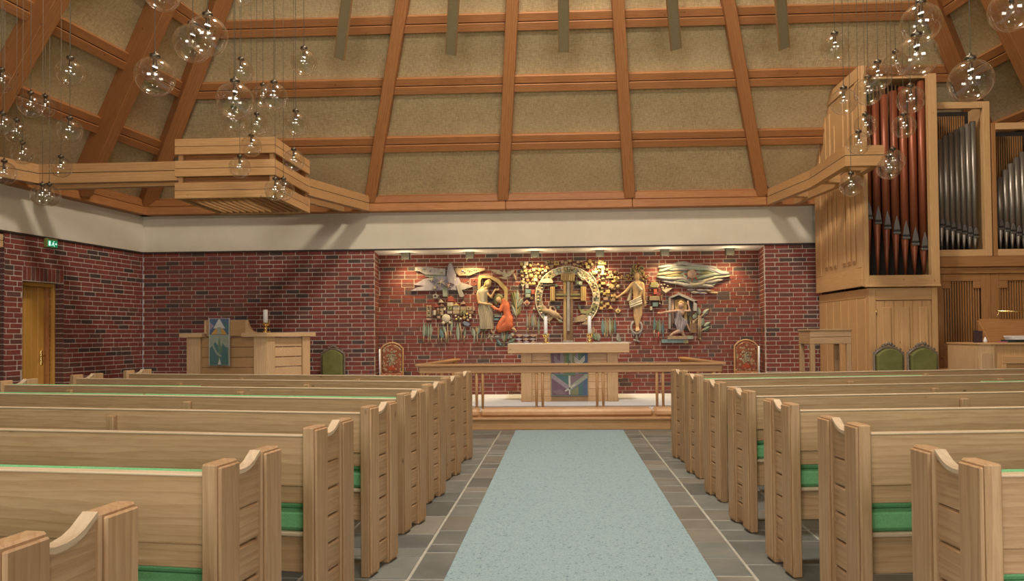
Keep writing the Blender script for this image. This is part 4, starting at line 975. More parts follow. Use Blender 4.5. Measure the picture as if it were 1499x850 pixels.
def leaf(par, cv, a, b, w, k, nm='leaf', base=0.0, bend=0):
    (x0, z0), (x1, z1) = cv(a), cv(b); d = Vector((x1-x0, z1-z0)); L = d.length; u = d/L; v_ = Vector((-u.y, u.x)); mb = MB()
    pr = [(0, .12), (.18, .7), (.42, 1), (.7, .75), (.9, .35), (1, .05)]
    le = [Vector((x0, z0))+u*L*t_+v_*(w*h+bend*math.sin(t_*math.pi)) for t_, h in pr]
    ri = [Vector((x0, z0))+u*L*t_-v_*(w*h-bend*math.sin(t_*math.pi)) for t_, h in pr]
    mi = [Vector((x0, z0))+u*L*t_+v_*bend*math.sin(t_*math.pi) for t_, h in pr]
    n_ = len(pr); vs = [(p.x, RY-base-.012, p.y) for p in le]+[(p.x, RY-base-.034, p.y) for p in mi]+[(p.x, RY-base-.012, p.y) for p in ri]+[(p.x, RY-base, p.y) for p in le]+[(p.x, RY-base, p.y) for p in ri]
    fs = []
    for i in range(n_-1):
        fs += [(i, i+1, n_+i+1, n_+i), (n_+i, n_+i+1, 2*n_+i+1, 2*n_+i), (3*n_+i+1, 3*n_+i, 4*n_+i, 4*n_+i+1)[::-1], (i+1, i, 3*n_+i, 3*n_+i+1), (2*n_+i, 2*n_+i+1, 4*n_+i+1, 4*n_+i)]
    return obj(nm, MB().add(vs, fs), KM[k], par)
def disc(par, nm, cv, c, r, k, d=.03, base=0.0):
    x, z = cv(c); return obj(nm, MB().ball((x, RY-base-d*.4, z), (r, d*.6, r), 14, 8), KM[k], par)
PXM = .01298                                       # metres per photo pixel on that wall
# cloud with stars, upper left
t = relief('grey carved cloud with a peak and four small stars, top left of the niche wall')
rp(t, 'cloud_band', cA, [(160, 200), (330, 195), (700, 225), (700, 340), (350, 330), (240, 270), (160, 262)], 'grey', .05, inset=None)
rp(t, 'cloud_band', cA, [(870, 215), (1100, 205), (1400, 212), (1400, 250), (1260, 290), (1130, 345), (940, 345), (890, 300)], 'tan', .05, inset=None)
rp(t, 'cloud_band', cA, [(340, 345), (690, 340), (700, 400), (340, 362)], 'sage', .03, inset=None)
rp(t, 'cloud_band', cA, [(130, 510), (330, 400), (690, 350), (940, 380), (1000, 600), (800, 598), (80, 615), (180, 560), (330, 530)], 'lilac', .045, inset=None)
rp(t, 'cloud_band', cA, [(930, 465), (1100, 500), (1190, 540), (1080, 575), (1000, 600), (900, 560)], 'grey', .055, inset=None)
rp(t, 'peak', cA, [(745, 170), (770, 120), (810, 125), (850, 220), (890, 330), (860, 520), (750, 480), (720, 330)], 'lilac', .085)
rp(t, 'rain_ray', cA, [(640, 545), (740, 540), (735, 725), (655, 725)], 'sage', .06); rp(t, 'rain_ray', cA, [(880, 500), (960, 490), (1030, 710), (1015, 735), (950, 730)], 'grey', .06)
for q in range(46):
    a = random.choice(((180, 690, 210, 320), (300, 900, 400, 580), (900, 1300, 220, 320), (760, 840, 180, 440)))
    disc(t, 'pebble', cA, (random.uniform(a[0]+30, a[1]-30), random.uniform(a[2]+15, a[3]-15)), random.uniform(.008, .018), random.choice(('cream', 'grey', 'tan', 'lilac', 'gold')), .03, .045)
for sx_, sz_, r in ((465, 412, 60), (628, 455, 85), (522, 560, 55), (762, 522, 62)):
    s_ = None; mb = MB(); x, z = cA((sx_, sz_)); R_ = r/12.145*PXM
    pts = [(x+(R_ if i % 2 == 0 else R_*.2)*math.sin(i*math.pi/6+.2), z+(R_ if i % 2 == 0 else R_*.2)*math.cos(i*math.pi/6+.2)) for i in range(12)]
    obj('star', mb.prism(pts, RY-.05, RY-.10, 'XZ'), KM['cream' if sx_ != 762 else 'pink'], t)
# village
t = relief('carved cluster of little houses with gables under the star cloud')
for a, b, c, d, k in ((450, 170, 540, 232, 'cream'), (455, 235, 525, 285, 'olive'), (450, 288, 520, 340, 'cream'), (530, 225, 632, 285, 'cream'), (530, 288, 630, 345, 'tan'), (300, 250, 340, 290, 'pink'), (345, 250, 398, 370, 'tan'), (400, 250, 432, 290, 'cream'), (300, 295, 340, 350, 'brown'), (302, 370, 350, 408, 'pink'), (252, 290, 290, 365, 'cream'), (640, 235, 730, 290, 'tan'), (640, 292, 730, 345, 'olive'), (732, 235, 815, 290, 'tan'), (732, 292, 845, 340, 'brown'), (820, 245, 860, 300, 'pink')):
    rp(t, 'house_block', cB, [(a, b), (c, b), (c, d), (a, d)], k, random.uniform(.04, .08), 0, (.86, .6))
for a, k in (([(320, 180), (352, 125), (408, 178)], 'cream'), ([(535, 222), (580, 180), (630, 222)], 'gold'), ([(640, 205), (683, 150), (718, 200)], 'pink'), ([(455, 165), (460, 100), (500, 80), (545, 100), (548, 165)], 'red'), ([(260, 245), (300, 190), (345, 245)], 'red'), ([(330, 235), (370, 190), (420, 240)], 'brown')): rp(t, 'gable', cB, a, k, .06)
for a, b in ((365, 305), (315, 310), (495, 250), (770, 260), (680, 318)): disc(t, 'window_eye', cB, (a, b), .014, 'dark', .03, .075)
t = relief('slim carved tower panel with dark eyes, leftmost of the village')
rp(t, 'panel', cB, [(145, 220), (218, 220), (218, 395), (145, 395)], 'tan', .045, 0, (.9, .6)); rp(t, 'foot_block', cB, [(142, 402), (220, 402), (220, 435), (142, 435)], 'pink', .04)
for y in (238, 270, 300, 335, 365): disc(t, 'eye', cB, (183, y), .013, 'dark' if y not in (300, 365) else 'cream', .03, .045)
t = relief('small grey carved star block under the star cloud')
rp(t, 'block', cB, [(240, 65), (285, 45), (322, 70), (308, 120), (245, 120)], 'grey', .05); disc(t, 'eye', cB, (278, 80), .02, 'dark', .03, .04)
# plants
def plant(label, cv, leaves, stems=(), flowers=()):
    t = relief(label, 'relief', 'carved plants on the niche wall')
    for a, b, w, k in leaves: leaf(t, cv, a, b, w*1.2, k)
    for pts, w, k in stems: bar(t, 'stem', cv, pts, w, k)
    for c, r, k in flowers: disc(t, 'petal', cv, c, r, k, .045, .02)
    return t
plant('group of four upright carved grey-green leaves, leftmost plant', cB, [((105, 690), (108, 470), .026, 'sage'), ((140, 680), (138, 480), .018, 'green'), ((172, 720), (172, 470), .016, 'sage'), ((205, 690), (208, 475), .026, 'sage')], [([(105, 670), (105, 780)], .009, 'tan'), ([(172, 700), (172, 785)], .009, 'tan'), ([(203, 670), (203, 780)], .009, 'tan')])
plant('carved round rose on blue-green leaves under the village', cB, [((318, 690), (318, 480), .017, 'tan'), ((365, 700), (350, 540), .024, 'teal'), ((425, 640), (380, 490), .026, 'sage'), ((385, 705), (375, 590), .022, 'teal'), ((500, 620), (515, 430), .028, 'sage')],
      [([(318, 650), (318, 760)], .009, 'tan'), ([(430, 600), (432, 775)], .013, 'tan'), ([(455, 480), (458, 780)], .014, 'tan'), ([(497, 590), (500, 700)], .011, 'tan'), ([(365, 690), (365, 780)], .01, 'tan')],
      [((435, 410), .085, 'cream'), ((445, 410), .05, 'pink'), ((448, 410), .026, 'gold'), ((395, 475), .035, 'cream'), ((490, 472), .028, 'cream')])
plant('carved twin blossoms on tan stems with a blue bud', cB, [((610, 740), (598, 470), .03, 'sage'), ((700, 700), (712, 540), .02, 'sage')],
      [([(630, 470), (655, 620), (655, 730)], .014, 'tan'), ([(705, 520), (655, 640)], .011, 'pink'), ([(640, 560), (690, 600)], .009, 'pink'), ([(697, 660), (695, 770)], .010, 'tan'), ([(625, 470), (628, 400)], .01, 'olive')],
      [((575, 375), .022, 'cream'), ((585, 420), .024, 'gold'), ((650, 415), .026, 'cream'), ((655, 355), .022, 'tan'), ((700, 360), .022, 'gold'), ((740, 345), .024, 'gold'), ((785, 365), .022, 'cream'), ((790, 400), .026, 'cream'), ((755, 435), .026, 'pink'), ((700, 400), .034, 'ochre'), ((615, 395), .024, 'olive'), ((740, 390), .022, 'olive')])
t = bpy.data.objects['wall_relief'] ; rp([o for o in bpy.data.objects if o.get('label', '').startswith('carved twin')][0], 'blue_bud', cB, [(672, 465), (700, 448), (770, 470), (792, 500), (760, 525), (700, 510)], 'blue', .06)
plant('three carved tulip-like plants at the foot of the standing woman', cC, [((62, 740), (42, 650), .034, 'sage'), ((90, 720), (115, 630), .03, 'sage'), ((85, 700), (82, 640), .02, 'gold'), ((150, 690), (128, 600), .026, 'green'), ((160, 690), (185, 610), .026, 'sage'), ((152, 670), (150, 600), .018, 'sage')],
      [([(65, 720), (62, 808)], .012, 'sage'), ([(90, 710), (92, 800)], .012, 'tan'), ([(140, 690), (122, 815)], .012, 'tan'), ([(160, 690), (160, 790)], .011, 'tan')])
plant('carved white lily and leaf clump below the two women', cC, [((215, 730), (190, 700), .02, 'cream'), ((215, 735), (235, 790), .02, 'cream'), ((215, 730), (255, 745), .02, 'cream'), ((215, 730), (185, 750), .02, 'cream'), ((250, 740), (325, 735), .03, 'grey'), ((240, 735), (250, 670), .02, 'cream'), ((350, 790), (320, 680), .03, 'sage'), ((345, 790), (350, 665), .03, 'tan'), ((350, 790), (385, 680), .026, 'green'), ((380, 760), (440, 690), .03, 'grey'), ((380, 800), (460, 755), .034, 'green'), ((320, 820), (270, 760), .028, 'teal'), ((345, 810), (335, 830), .02, 'green')],
      [([(350, 700), (345, 815)], .014, 'tan')], [((428, 720), .03, 'cream'), ((415, 745), .02, 'grey')])
plant('tall carved olive branch with upright leaves right of the golden arch', cC, [((462, 480), (420, 310), .04, 'olive'), ((465, 420), (475, 290), .04, 'sage'), ((470, 460), (525, 370), .035, 'sage'), ((462, 540), (418, 430), .035, 'sage'), ((462, 540), (510, 440), .035, 'olive'), ((455, 400), (440, 300), .03, 'olive')], [([(465, 380), (463, 640)], [.012, .009], 'tan')])
plant('row of thin carved grey reeds left of the left altar candle', cE, [((205, 380), (205, 170), .018, 'grey'), ((232, 390), (235, 155), .018, 'tan'), ((270, 380), (270, 170), .018, 'sage'), ((295, 390), (292, 145), .02, 'grey'), ((320, 370), (318, 180), .018, 'tan'), ((362, 420), (362, 230), .024, 'sage')], [([(210, 370), (222, 435)], .009, 'tan'), ([(290, 370), (290, 435)], .009, 'tan'), ([(362, 400), (358, 505)], .009, 'olive')])
plant('row of five upright carved grey-green leaves right of the right altar candle', cE, [((1240, 470), (1240, 240), .026, 'teal'), ((1275, 480), (1275, 225), .018, 'sage'), ((1302, 490), (1300, 225), .018, 'tan'), ((1345, 480), (1335, 220), .024, 'sage'), ((1378, 470), (1372, 225), .016, 'olive'), ((1408, 460), (1408, 235), .02, 'teal')], [([(1262, 440), (1265, 505)], .009, 'tan'), ([(1302, 460), (1302, 500)], .009, 'tan'), ([(1345, 450), (1350, 500)], .011, 'brown')])
plant('small carved leaf clump just behind the right altar candle', cE, [((1140, 540), (1120, 440), .035, 'green'), ((1175, 550), (1175, 440), .045, 'sage'), ((1100, 470), (1110, 350), .035, 'tan'), ((1450, 560), (1450, 440), .03, 'grey'), ((1470, 570), (1480, 510), .02, 'sage')])
plant('three slender carved leaves, blue, yellow-green and grey, left of the stone house', cH, [((130, 600), (130, 385), .022, 'teal'), ((175, 600), (180, 420), .022, 'olive'), ((210, 640), (205, 410), .024, 'sage'), ((255, 660), (252, 440), .024, 'teal')], [([(130, 580), (125, 700)], .009, 'tan'), ([(190, 600), (185, 740)], [.02, .012], 'red'), ([(255, 640), (258, 705)], .009, 'teal')])
plant('carved two-stemmed shrub with almond leaves at the right end', cH, [((785, 360), (770, 240), .034, 'sage'), ((835, 350), (930, 270), .036, 'sage'), ((700, 420), (745, 320), .032, 'sage'), ((660, 450), (655, 370), .026, 'olive'), ((675, 510), (760, 400), .03, 'tan'), ((820, 515), (845, 400), .036, 'sage'), ((850, 525), (950, 460), .032, 'sage'), ((845, 590), (940, 525), .032, 'green')],
      [([(655, 440), (655, 640)], [.012, .009], 'tan'), ([(775, 360), (775, 710)], .020, 'tan'), ([(800, 370), (805, 710)], .018, 'tan'), ([(800, 740), (795, 690)], .01, 'tan'), ([(790, 400), (850, 345)], .014, 'tan'), ([(805, 610), (850, 560)], .012, 'tan')])
# bird above the arch
t = relief('carved pale bird with crossed wings above the golden arch')
for a, b, w, k in (((350, 140), (215, 95), .04, 'cream'), ((290, 110), (240, 130), .03, 'pink'), ((345, 170), (350, 90), .04, 'cream'), ((350, 170), (450, 95), .045, 'cream'), ((370, 130), (400, 90), .02, 'pink'), ((430, 120), (462, 200), .03, 'tan'), ((380, 185), (300, 170), .025, 'cream')): leaf(t, cC, a, b, w, k, 'feather', .01)
# arch with the two women
t = relief('carved golden arch with a standing woman and a kneeling woman in orange')
arch = [(98, 285), (104, 172), (125, 152), (212, 152), (300, 190), (382, 272), (380, 400), (352, 395), (350, 300), (288, 226), (212, 180), (140, 180), (128, 200), (126, 285)]
q = [cC(p) for p in arch]; mb = MB()
for i in range(6):
    a, b = arch[i], arch[i+1]; c, d = arch[len(arch)-2-i], arch[len(arch)-1-i]
    mb.prism([cC(a), cC(b), cC(c), cC(d)], RY, RY-.10, 'XZ')
obj('arch', mb, KM['gold'], t)
def remesh(o, v=.011):
    m_ = o.modifiers.new('skin', 'REMESH'); m_.mode = 'VOXEL'; m_.voxel_size = v; m_.use_smooth_shade = True
    s_ = o.modifiers.new('smooth', 'SMOOTH'); s_.factor = .5; s_.iterations = 2; return o
def limb(mb, cv, pts, rs, y=.05, flat=.8):
    q = [cv(p) for p in pts]; rs = [r*PXM for r in rs]
    ys = y if hasattr(y, '__len__') else [y]*len(q)
    mb.tube([(x, RY-yy, z) for (x, z), yy in zip(q, ys)], rs, 10, flat=flat)
    for (x, z), r, yy in zip(q, rs, ys): mb.ball((x, RY-yy, z), (r, r*flat, r), 10, 7)
def hand(mb, cv, p, ang, s=1.0, y=.06):
    x, z = cv(p); u = Vector((math.cos(ang), 0, math.sin(ang))); v_ = Vector((-math.sin(ang), 0, math.cos(ang))); c = Vector((x, RY-y, z))
    mb.tube([c-u*.01*s, c+u*.045*s], [.018*s, .022*s], 8, flat=.55)
    for k, L in enumerate((.045, .055, .052, .04)): mb.tube([c+u*.04*s+v_*(k-1.5)*.011*s, c+u*(.04+L)*s+v_*(k-1.5)*.013*s], [.0068*s, .005*s], 6)
    mb.tube([c+v_*.015*s, c+u*.035*s+v_*.04*s], [.0085*s, .006*s], 6)
def face(par, cv, p, r, k='skin', turn=0):
    x, z = cv(p); r *= PXM; mb = MB()
    mb.ball((x+turn*r*.3, RY-.085-r*.55, z-r*.05), (r*.16, r*.28, r*.30), 8, 6)
    obj('nose', mb, KM[k], par)
    mb = MB()
    for s_ in (-1, 1): mb.ball((x+turn*r*.3+s_*r*.32, RY-.085-r*.62, z+r*.12), (r*.14, r*.08, r*.07), 8, 5)
    mb.ball((x+turn*r*.3, RY-.085-r*.62, z-r*.48), (r*.22, r*.08, r*.06), 8, 5); obj('eyes_and_mouth', mb, KM['brown'], par)
# standing woman
b = MB(); limb(b, cC, [(200, 235), (188, 270), (160, 300)], [2.6, 1.8, 3.5], .085); b.ball((cC((203, 235))[0], RY-.09, cC((203, 235))[1]), (.055, .055, .066), 12, 9)
limb(b, cC, [(150, 300), (155, 360), (160, 430)], [7, 6.5, 5.5], .06, .7)
limb(b, cC, [(185, 320), (228, 362), (262, 295)], [2.6, 2.2, 1.4], [.08, .11, .10]); hand(b, cC, (262, 295), .15, 1.0, .10)
limb(b, cC, [(100, 335), (112, 415), (195, 428)], [2.8, 2.3, 1.5], [.08, .11, .12]); hand(b, cC, (200, 428), -.15, 1.0, .12)
limb(b, cC, [(225, 640), (228, 690), (250, 700)], [2, 1.6, 1.4], .05)
w1 = remesh(obj('standing_figure', b, KM['skin'], t))
face(t, cC, (205, 235), 4.2, turn=1)
b = MB(); limb(b, cC, [(110, 320), (115, 300), (150, 285), (180, 300)], [3.6, 3.4, 2.6, 3.4], .075); limb(b, cC, [(150, 315), (150, 360), (148, 415)], [7.6, 7.0, 6.0], .065, .75); remesh(obj('blouse', b, KM['cream'], t))
rows_ = [(425, 105, 205), (460, 98, 222), (500, 97, 240), (550, 108, 246), (610, 115, 248), (662, 120, 248)]
def gown(par, nm, cv, rows, k, depth=.10, folds=9, amp=.012):
    vs = []; n_ = folds*4
    for y, xa, xb in rows:
        for i in range(n_+1):
            f = i/n_; x, z = cv((xa+(xb-xa)*f, y)); vs.append((x, RY-depth*(math.sin(f*math.pi)**.5)*.9-.01-amp*math.sin(f*math.pi*folds*2), z))
    fs = [(r*(n_+1)+i, (r+1)*(n_+1)+i, (r+1)*(n_+1)+i+1, r*(n_+1)+i+1) for r in range(len(rows)-1) for i in range(n_)]
    base = len(vs); R_ = len(rows)
    for y, xa, xb in rows:
        for xx in (xa, xb): x, z = cv((xx, y)); vs.append((x, RY, z))
    for r in range(R_-1):
        fs.append((base+2*r, base+2*r+2, (r+1)*(n_+1), r*(n_+1))); fs.append((base+2*r+3, base+2*r+1, r*(n_+1)+n_, (r+1)*(n_+1)+n_))
    fs.append(tuple(list(range(n_+1))+[base+1, base])); fs.append(tuple([(R_-1)*(n_+1)+i for i in range(n_, -1, -1)]+[base+2*R_-2, base+2*R_-1]))
    return obj(nm, MB().add(vs, fs, None, False), KM[k], par)
gown(t, 'long_skirt', cC, rows_, 'cream', .12)
mb = MB(); limb(mb, cC, [(185, 215), (205, 208), (222, 215)], [2.6, 3.2, 2], .09); limb(mb, cC, [(178, 220), (165, 255), (150, 262)], [2.2, 1.8, 1.2], .085); remesh(obj('hair', mb, KM['gold'], t), .009)
# kneeling woman
b = MB(); b.ball((cC((298, 385))[0], RY-.085, cC((298, 385))[1]), (.052, .05, .062), 12, 9); limb(b, cC, [(305, 400), (330, 420)], [2, 2.4], .07)
limb(b, cC, [(235, 440), (262, 460)], [1.3, 1.8], .11); hand(b, cC, (240, 446), 2.5, .9, .11); limb(b, cC, [(415, 650), (450, 668), (462, 690)], [2, 1.8, 1.2], .05)
remesh(obj('kneeling_figure', b, KM['skin'], t)); face(t, cC, (292, 385), 4, turn=-1)
b = MB(); limb(b, cC, [(350, 395), (362, 440), (372, 500), (385, 560)], [5, 6.5, 5.5, 6.5], .06, .8); limb(b, cC, [(340, 420), (312, 485), (262, 470), (240, 448)], [3.4, 3, 2.6, 2], [.08, .10, .11, .11])
limb(b, cC, [(390, 570), (385, 620), (330, 650), (300, 655)], [7.5, 8, 6.5, 5], .06, .75); limb(b, cC, [(350, 560), (318, 610), (300, 660)], [4.5, 4.5, 4.5], .08); limb(b, cC, [(300, 668), (400, 655)], [4.5, 3.5], .06)
remesh(obj('orange_dress', b, KM['orange'], t))
mb = MB(); limb(mb, cC, [(290, 345), (270, 365), (262, 400), (275, 425)], [3.5, 3, 2.6, 2], .06); limb(mb, cC, [(300, 345), (330, 360), (345, 385)], [3.2, 2.6, 2], .07); remesh(obj('hair', mb, KM['olive'], t), .009)
rp(t, 'bench_bar', cC, [(255, 530), (340, 535), (340, 550), (255, 548)], 'sage', .05); rp(t, 'bench_bar', cC, [(250, 560), (300, 560), (300, 580), (250, 580)], 'teal', .05)
# lilac scale panel on the left of the altar
t = relief('carved panel of lilac lozenge scales just left above the altar top')
for r, y in enumerate((480, 530, 570)):
    for k in range(3):
        x = 100+k*95+(0 if r != 1 else -8)
        rp(t, 'scale', cE, [(x-50, y), (x, y-27), (x+48, y), (x, y+20)], 'lilac' if (r+k) % 2 else 'pink', .045)
# cross
t = relief('tall carved wooden cross with flared ends in the middle of the ring', 'cross', None, 'cross')
def rect(a, b, c, d): return [(a, b), (c, b), (c, d), (a, d)]
rp(t, 'shaft', cD, rect(695, 300, 832, 1225), 'brown', .07, 0, None); rp(t, 'cross_arm', cD, rect(575, 520, 940, 635), 'brown', .068, 0, None)
rp(t, 'flared_end', cD, [(660, 290), (860, 290), (850, 395), (690, 395)], 'ochre', .10, 0, None)
for k in range(7): rp(t, 'end_rib', cD, rect(668+k*27, 298, 686+k*27, 380+8*(k % 2)), 'gold' if k in (4, 5) else 'ochre', .125, 0, None)
for xs_ in ((520, 585), (935, 1010)):
    rp(t, 'flared_end', cD, rect(xs_[0], 465, xs_[1], 665), 'ochre', .10, 0, None)
    for k in range(3): rp(t, 'end_rib', cD, rect(xs_[0]+5+k*22, 470, xs_[0]+21+k*22, 655), 'gold' if k == 1 else 'ochre', .125, 0, None)
rp(t, 'shaft_board', cD, rect(705, 400, 738, 1215), 'ochre', .09, 0, None); rp(t, 'shaft_board', cD, rect(795, 400, 828, 1215), 'brown', .09, 0, None)
rp(t, 'centre_strip', cD, rect(750, 400, 786, 1070), 'grey', .12, 0, None)
rp(t, 'arm_board', cD, rect(595, 562, 748, 588), 'olive', .11, 0, None); rp(t, 'arm_board', cD, rect(788, 562, 930, 588), 'olive', .11, 0, None)
rp(t, 'arm_board', cD, rect(595, 605, 748, 632), 'ochre', .095, 0, None); rp(t, 'arm_board', cD, rect(788, 605, 930, 632), 'ochre', .095, 0, None)
rp(t, 'foot_plate', cD, rect(693, 1200, 834, 1228), 'grey', .10, 0, None)
# ring
t = relief('large carved open ring of knobbly grey segments round the cross', 'ring', None, 'carved_ring')
ccx, ccz = cD((755, 620)); Ro, Ri = 437/9.37*PXM, 350/9.37*PXM
n_ = 44
for k in range(n_):
    a0 = math.radians(-52)+k*math.radians(284)/n_; a1 = a0+math.radians(284)/n_*.96
    ri = Ri+random.uniform(-.02, .02); q = [(ccx+r*math.cos(a), ccz+r*math.sin(a)*.985) for r, a in ((Ro, a0), (Ro, a1), (ri, a1), (ri, a0))]
    obj('segment', MB().prism(q, RY, RY-random.uniform(.05, .075), 'XZ', inset=(.92, .7)), KM[random.choice(('tan', 'sage', 'cream', 'olive'))], t)
    am = (a0+a1)/2; rr = random.uniform(Ri+.03, Ro-.03)
    obj('knob', MB().ball((ccx+rr*math.cos(am), RY-.07, ccz+rr*math.sin(am)), (.02, .02, .017), 8, 6), KM[random.choice(('cream', 'dark', 'gold'))], t)
mb = MB(); mb.tube([(ccx+Ro*math.cos(math.radians(-52+284*k/60)), RY-.06, ccz+Ro*.985*math.sin(math.radians(-52+284*k/60))) for k in range(61)], .012, 7); obj('outer_rim', mb, KM['cream'], t)
mb = MB(); mb.tube([(ccx+Ri*math.cos(math.radians(-52+284*k/60)), RY-.06, ccz+Ri*.985*math.sin(math.radians(-52+284*k/60))) for k in range(61)], .008, 7); obj('inner_rim', mb, KM['cream'], t)
t = relief('carved boat shape with a pale deck at the left inside of the ring')
for pts, k in (([(380, 415), (400, 370), (470, 350), (540, 355), (570, 400), (560, 420)], 'cream'), ([(400, 440), (600, 430), (585, 480), (575, 450), (420, 465)], 'dark')): rp(t, 'hull', cD, pts, k, .11)
rp(t, 'stern_block', cD, rect(570, 430, 622, 470), 'green', .10)
t = relief('carved dove-like shape at the upper right inside of the ring')
for a, b, w, k in (((880, 260), (960, 380), .03, 'cream'), ((960, 380), (1040, 330), .045, 'pink'), ((1010, 370), (930, 330), .04, 'cream'), ((905, 440), (960, 400), .04, 'sage'), ((875, 440), (900, 380), .03, 'green'), ((1140, 390), (1050, 250), .02, 'cream')): leaf(t, cD, a, b, w, k, 'wing', .06)
t = relief('carved tan lamb at the lower left foot of the ring')
b = MB(); limb(b, cE, [(440, 140), (500, 150), (580, 190), (620, 200)], [3.5, 4, 5, 3.5], .07); limb(b, cE, [(620, 195), (680, 250)], [2.5, 1.5], .06); limb(b, cE, [(560, 220), (500, 290), (520, 330)], [2, 1.3, 1], .07); limb(b, cE, [(600, 230), (660, 300)], [2, 1], .06); limb(b, cE, [(530, 150), (520, 90), (560, 80), (600, 140)], [2, 1.5, 1.5, 1.2], .06); limb(b, cE, [(460, 130), (440, 90)], [3, 2.6], .07)
remesh(obj('lamb', b, KM['tan'], t)); leaf(t, cE, (620, 260), (690, 300), .03, 'sage', 'leaf', .04); leaf(t, cE, (600, 100), (660, 90), .03, 'teal', 'leaf', .02)
t = relief('carved fish-tailed crescent at the lower right foot of the ring')
for pts, k in (([(890, 60), (930, 110), (1000, 140), (1070, 110), (1110, 60), (1090, 150), (1020, 185), (940, 170)], 'olive'), ([(855, 230), (960, 190), (1040, 200), (1040, 330), (940, 325), (1000, 280), (900, 290), (860, 300)], 'tan'), ([(900, 35), (930, 90), (920, 110)], 'teal')): rp(t, 'crescent', cE, pts, k, .07, inset=None)
# blocks round the ring
def blocks(label, boxes, n_, grp=None):
    t = relief(label); placed = []
    tries = 0
    while len(placed) < n_ and tries < 4000:
        tries += 1; a = random.choice(boxes); x = random.uniform(a[0], a[2]); y = random.uniform(a[1], a[3]); r = random.uniform(17, 38)
        if math.hypot(x-755, y-620) < 445+r or any(math.hypot(x-p, y-q) < (r+s_)*.92 for p, q, s_ in placed): continue
        placed.append((x, y, r)); k = random.choice(('gold', 'cream', 'ochre', 'tan', 'pink', 'brown', 'olive', 'tan', 'gold', 'ochre')); d = random.uniform(.03, .09); q = random.random()
        if q < .3: disc(t, 'round_block', cD, (x, y), r/9.37*PXM, k, d*1.4)
        elif q < .85:
            w_, h_ = r*random.uniform(.7, 1.2), r*random.uniform(.6, 1.1); rp(t, 'square_block', cD, rect(x-w_, y-h_, x+w_, y+h_), k, d, 0, (.85, .7))
        else: rp(t, 'triangular_block', cD, [(x-r, y+r*.7), (x+r, y+r*.7), (x, y-r)], k, d)
        if q < .5 and r > 22: disc(t, 'stud', cD, (x, y), r/9.37*PXM*.4, random.choice(('dark', 'brown', 'gold')), .03, d*.85)
    return t
blocks('cluster of small gold and cream carved blocks left of the ring top', [(130, 150, 480, 380), (120, 300, 340, 430)], 34)
blocks('arc of small carved blocks over the top of the ring', [(480, 110, 1100, 200)], 18)
blocks('cluster of small gold and pink carved blocks right of the ring', [(1080, 120, 1300, 300), (1180, 260, 1420, 560), (1240, 540, 1400, 640)], 36)
blocks('scatter of dark red and tan carved blocks below right of the ring', [(1180, 640, 1420, 760), (1350, 300, 1480, 620)], 12)
t = relief('bright gold carved turret block under the fourth spotlight')
for a, k, d in ((rect(1170, 100, 1258, 170), 'gold', .09), (rect(1160, 175, 1265, 215), 'cream', .07), (rect(1218, 225, 1256, 310), 'cream', .08), (rect(1085, 245, 1168, 290), 'cream', .07)): rp(t, 'turret_block', cD, a, k, d, 0, (.88, .7))
disc(t, 'turret_knob', cD, (1212, 125), .02, 'cream', .03, .08)
t = relief('carved goblet and green blocks between olive branch and ring')
for a, k, d in ((rect(175, 500, 255, 560), 'teal', .06), (rect(178, 562, 250, 612), 'sage', .07), (rect(180, 430, 225, 490), 'grey', .05), ([(118, 430), (175, 430), (150, 465), (150, 520), (140, 520), (140, 465)], 'cream', .05), ([(150, 690), (200, 640), (250, 690), (200, 745)], 'pink', .06), (rect(262, 510, 310, 570), 'red', .05), (rect(285, 750, 312, 780), 'cream', .05), (rect(240, 600, 290, 640), 'brown', .05)): rp(t, 'block', cD, a, k, d, 0, (.85, .7))
disc(t, 'dark_eye', cD, (203, 690), .022, 'red', .03, .055)
t = relief('small diamond-shaped gold block right below the ring')
rp(t, 'diamond', cD, [(1405, 795), (1445, 755), (1490, 795), (1445, 835)], 'gold', .05); disc(t, 'stud', cD, (1446, 796), .015, 'dark', .03, .04)
t = relief('carved crest of an owl-like pattern beside the risen figure')
for a, k, d in ((rect(345, 260, 410, 310), 'olive', .06), ([(340, 290), (360, 265), (350, 320)], 'cream', .05), ([(405, 265), (425, 285), (405, 320)], 'cream', .05), (rect(372, 320, 405, 370), 'red', .05), (rect(330, 385, 425, 425), 'tan', .08), (rect(350, 430, 420, 465), 'dark', .06), (rect(340, 475, 362, 510), 'cream', .05), (rect(362, 440, 412, 478), 'teal', .07), ([(440, 330), (545, 310), (480, 360)], 'cream', .05), (rect(432, 375, 452, 430), 'brown', .05)): rp(t, 'block', cF, a, k, d, 0, (.88, .7))
for p_ in ((440, 285), (470, 280), (500, 295), (450, 310), (485, 315), (385, 262), (430, 450), (345, 330)): disc(t, 'bead', cF, p_, .018, 'cream' if p_[0] > 400 else 'gold', .04)
for p_ in ((445, 310), (465, 300), (490, 310)): bar(t, 'bead_stem', cF, [p_, (450, 385)], .006, 'tan', .02)
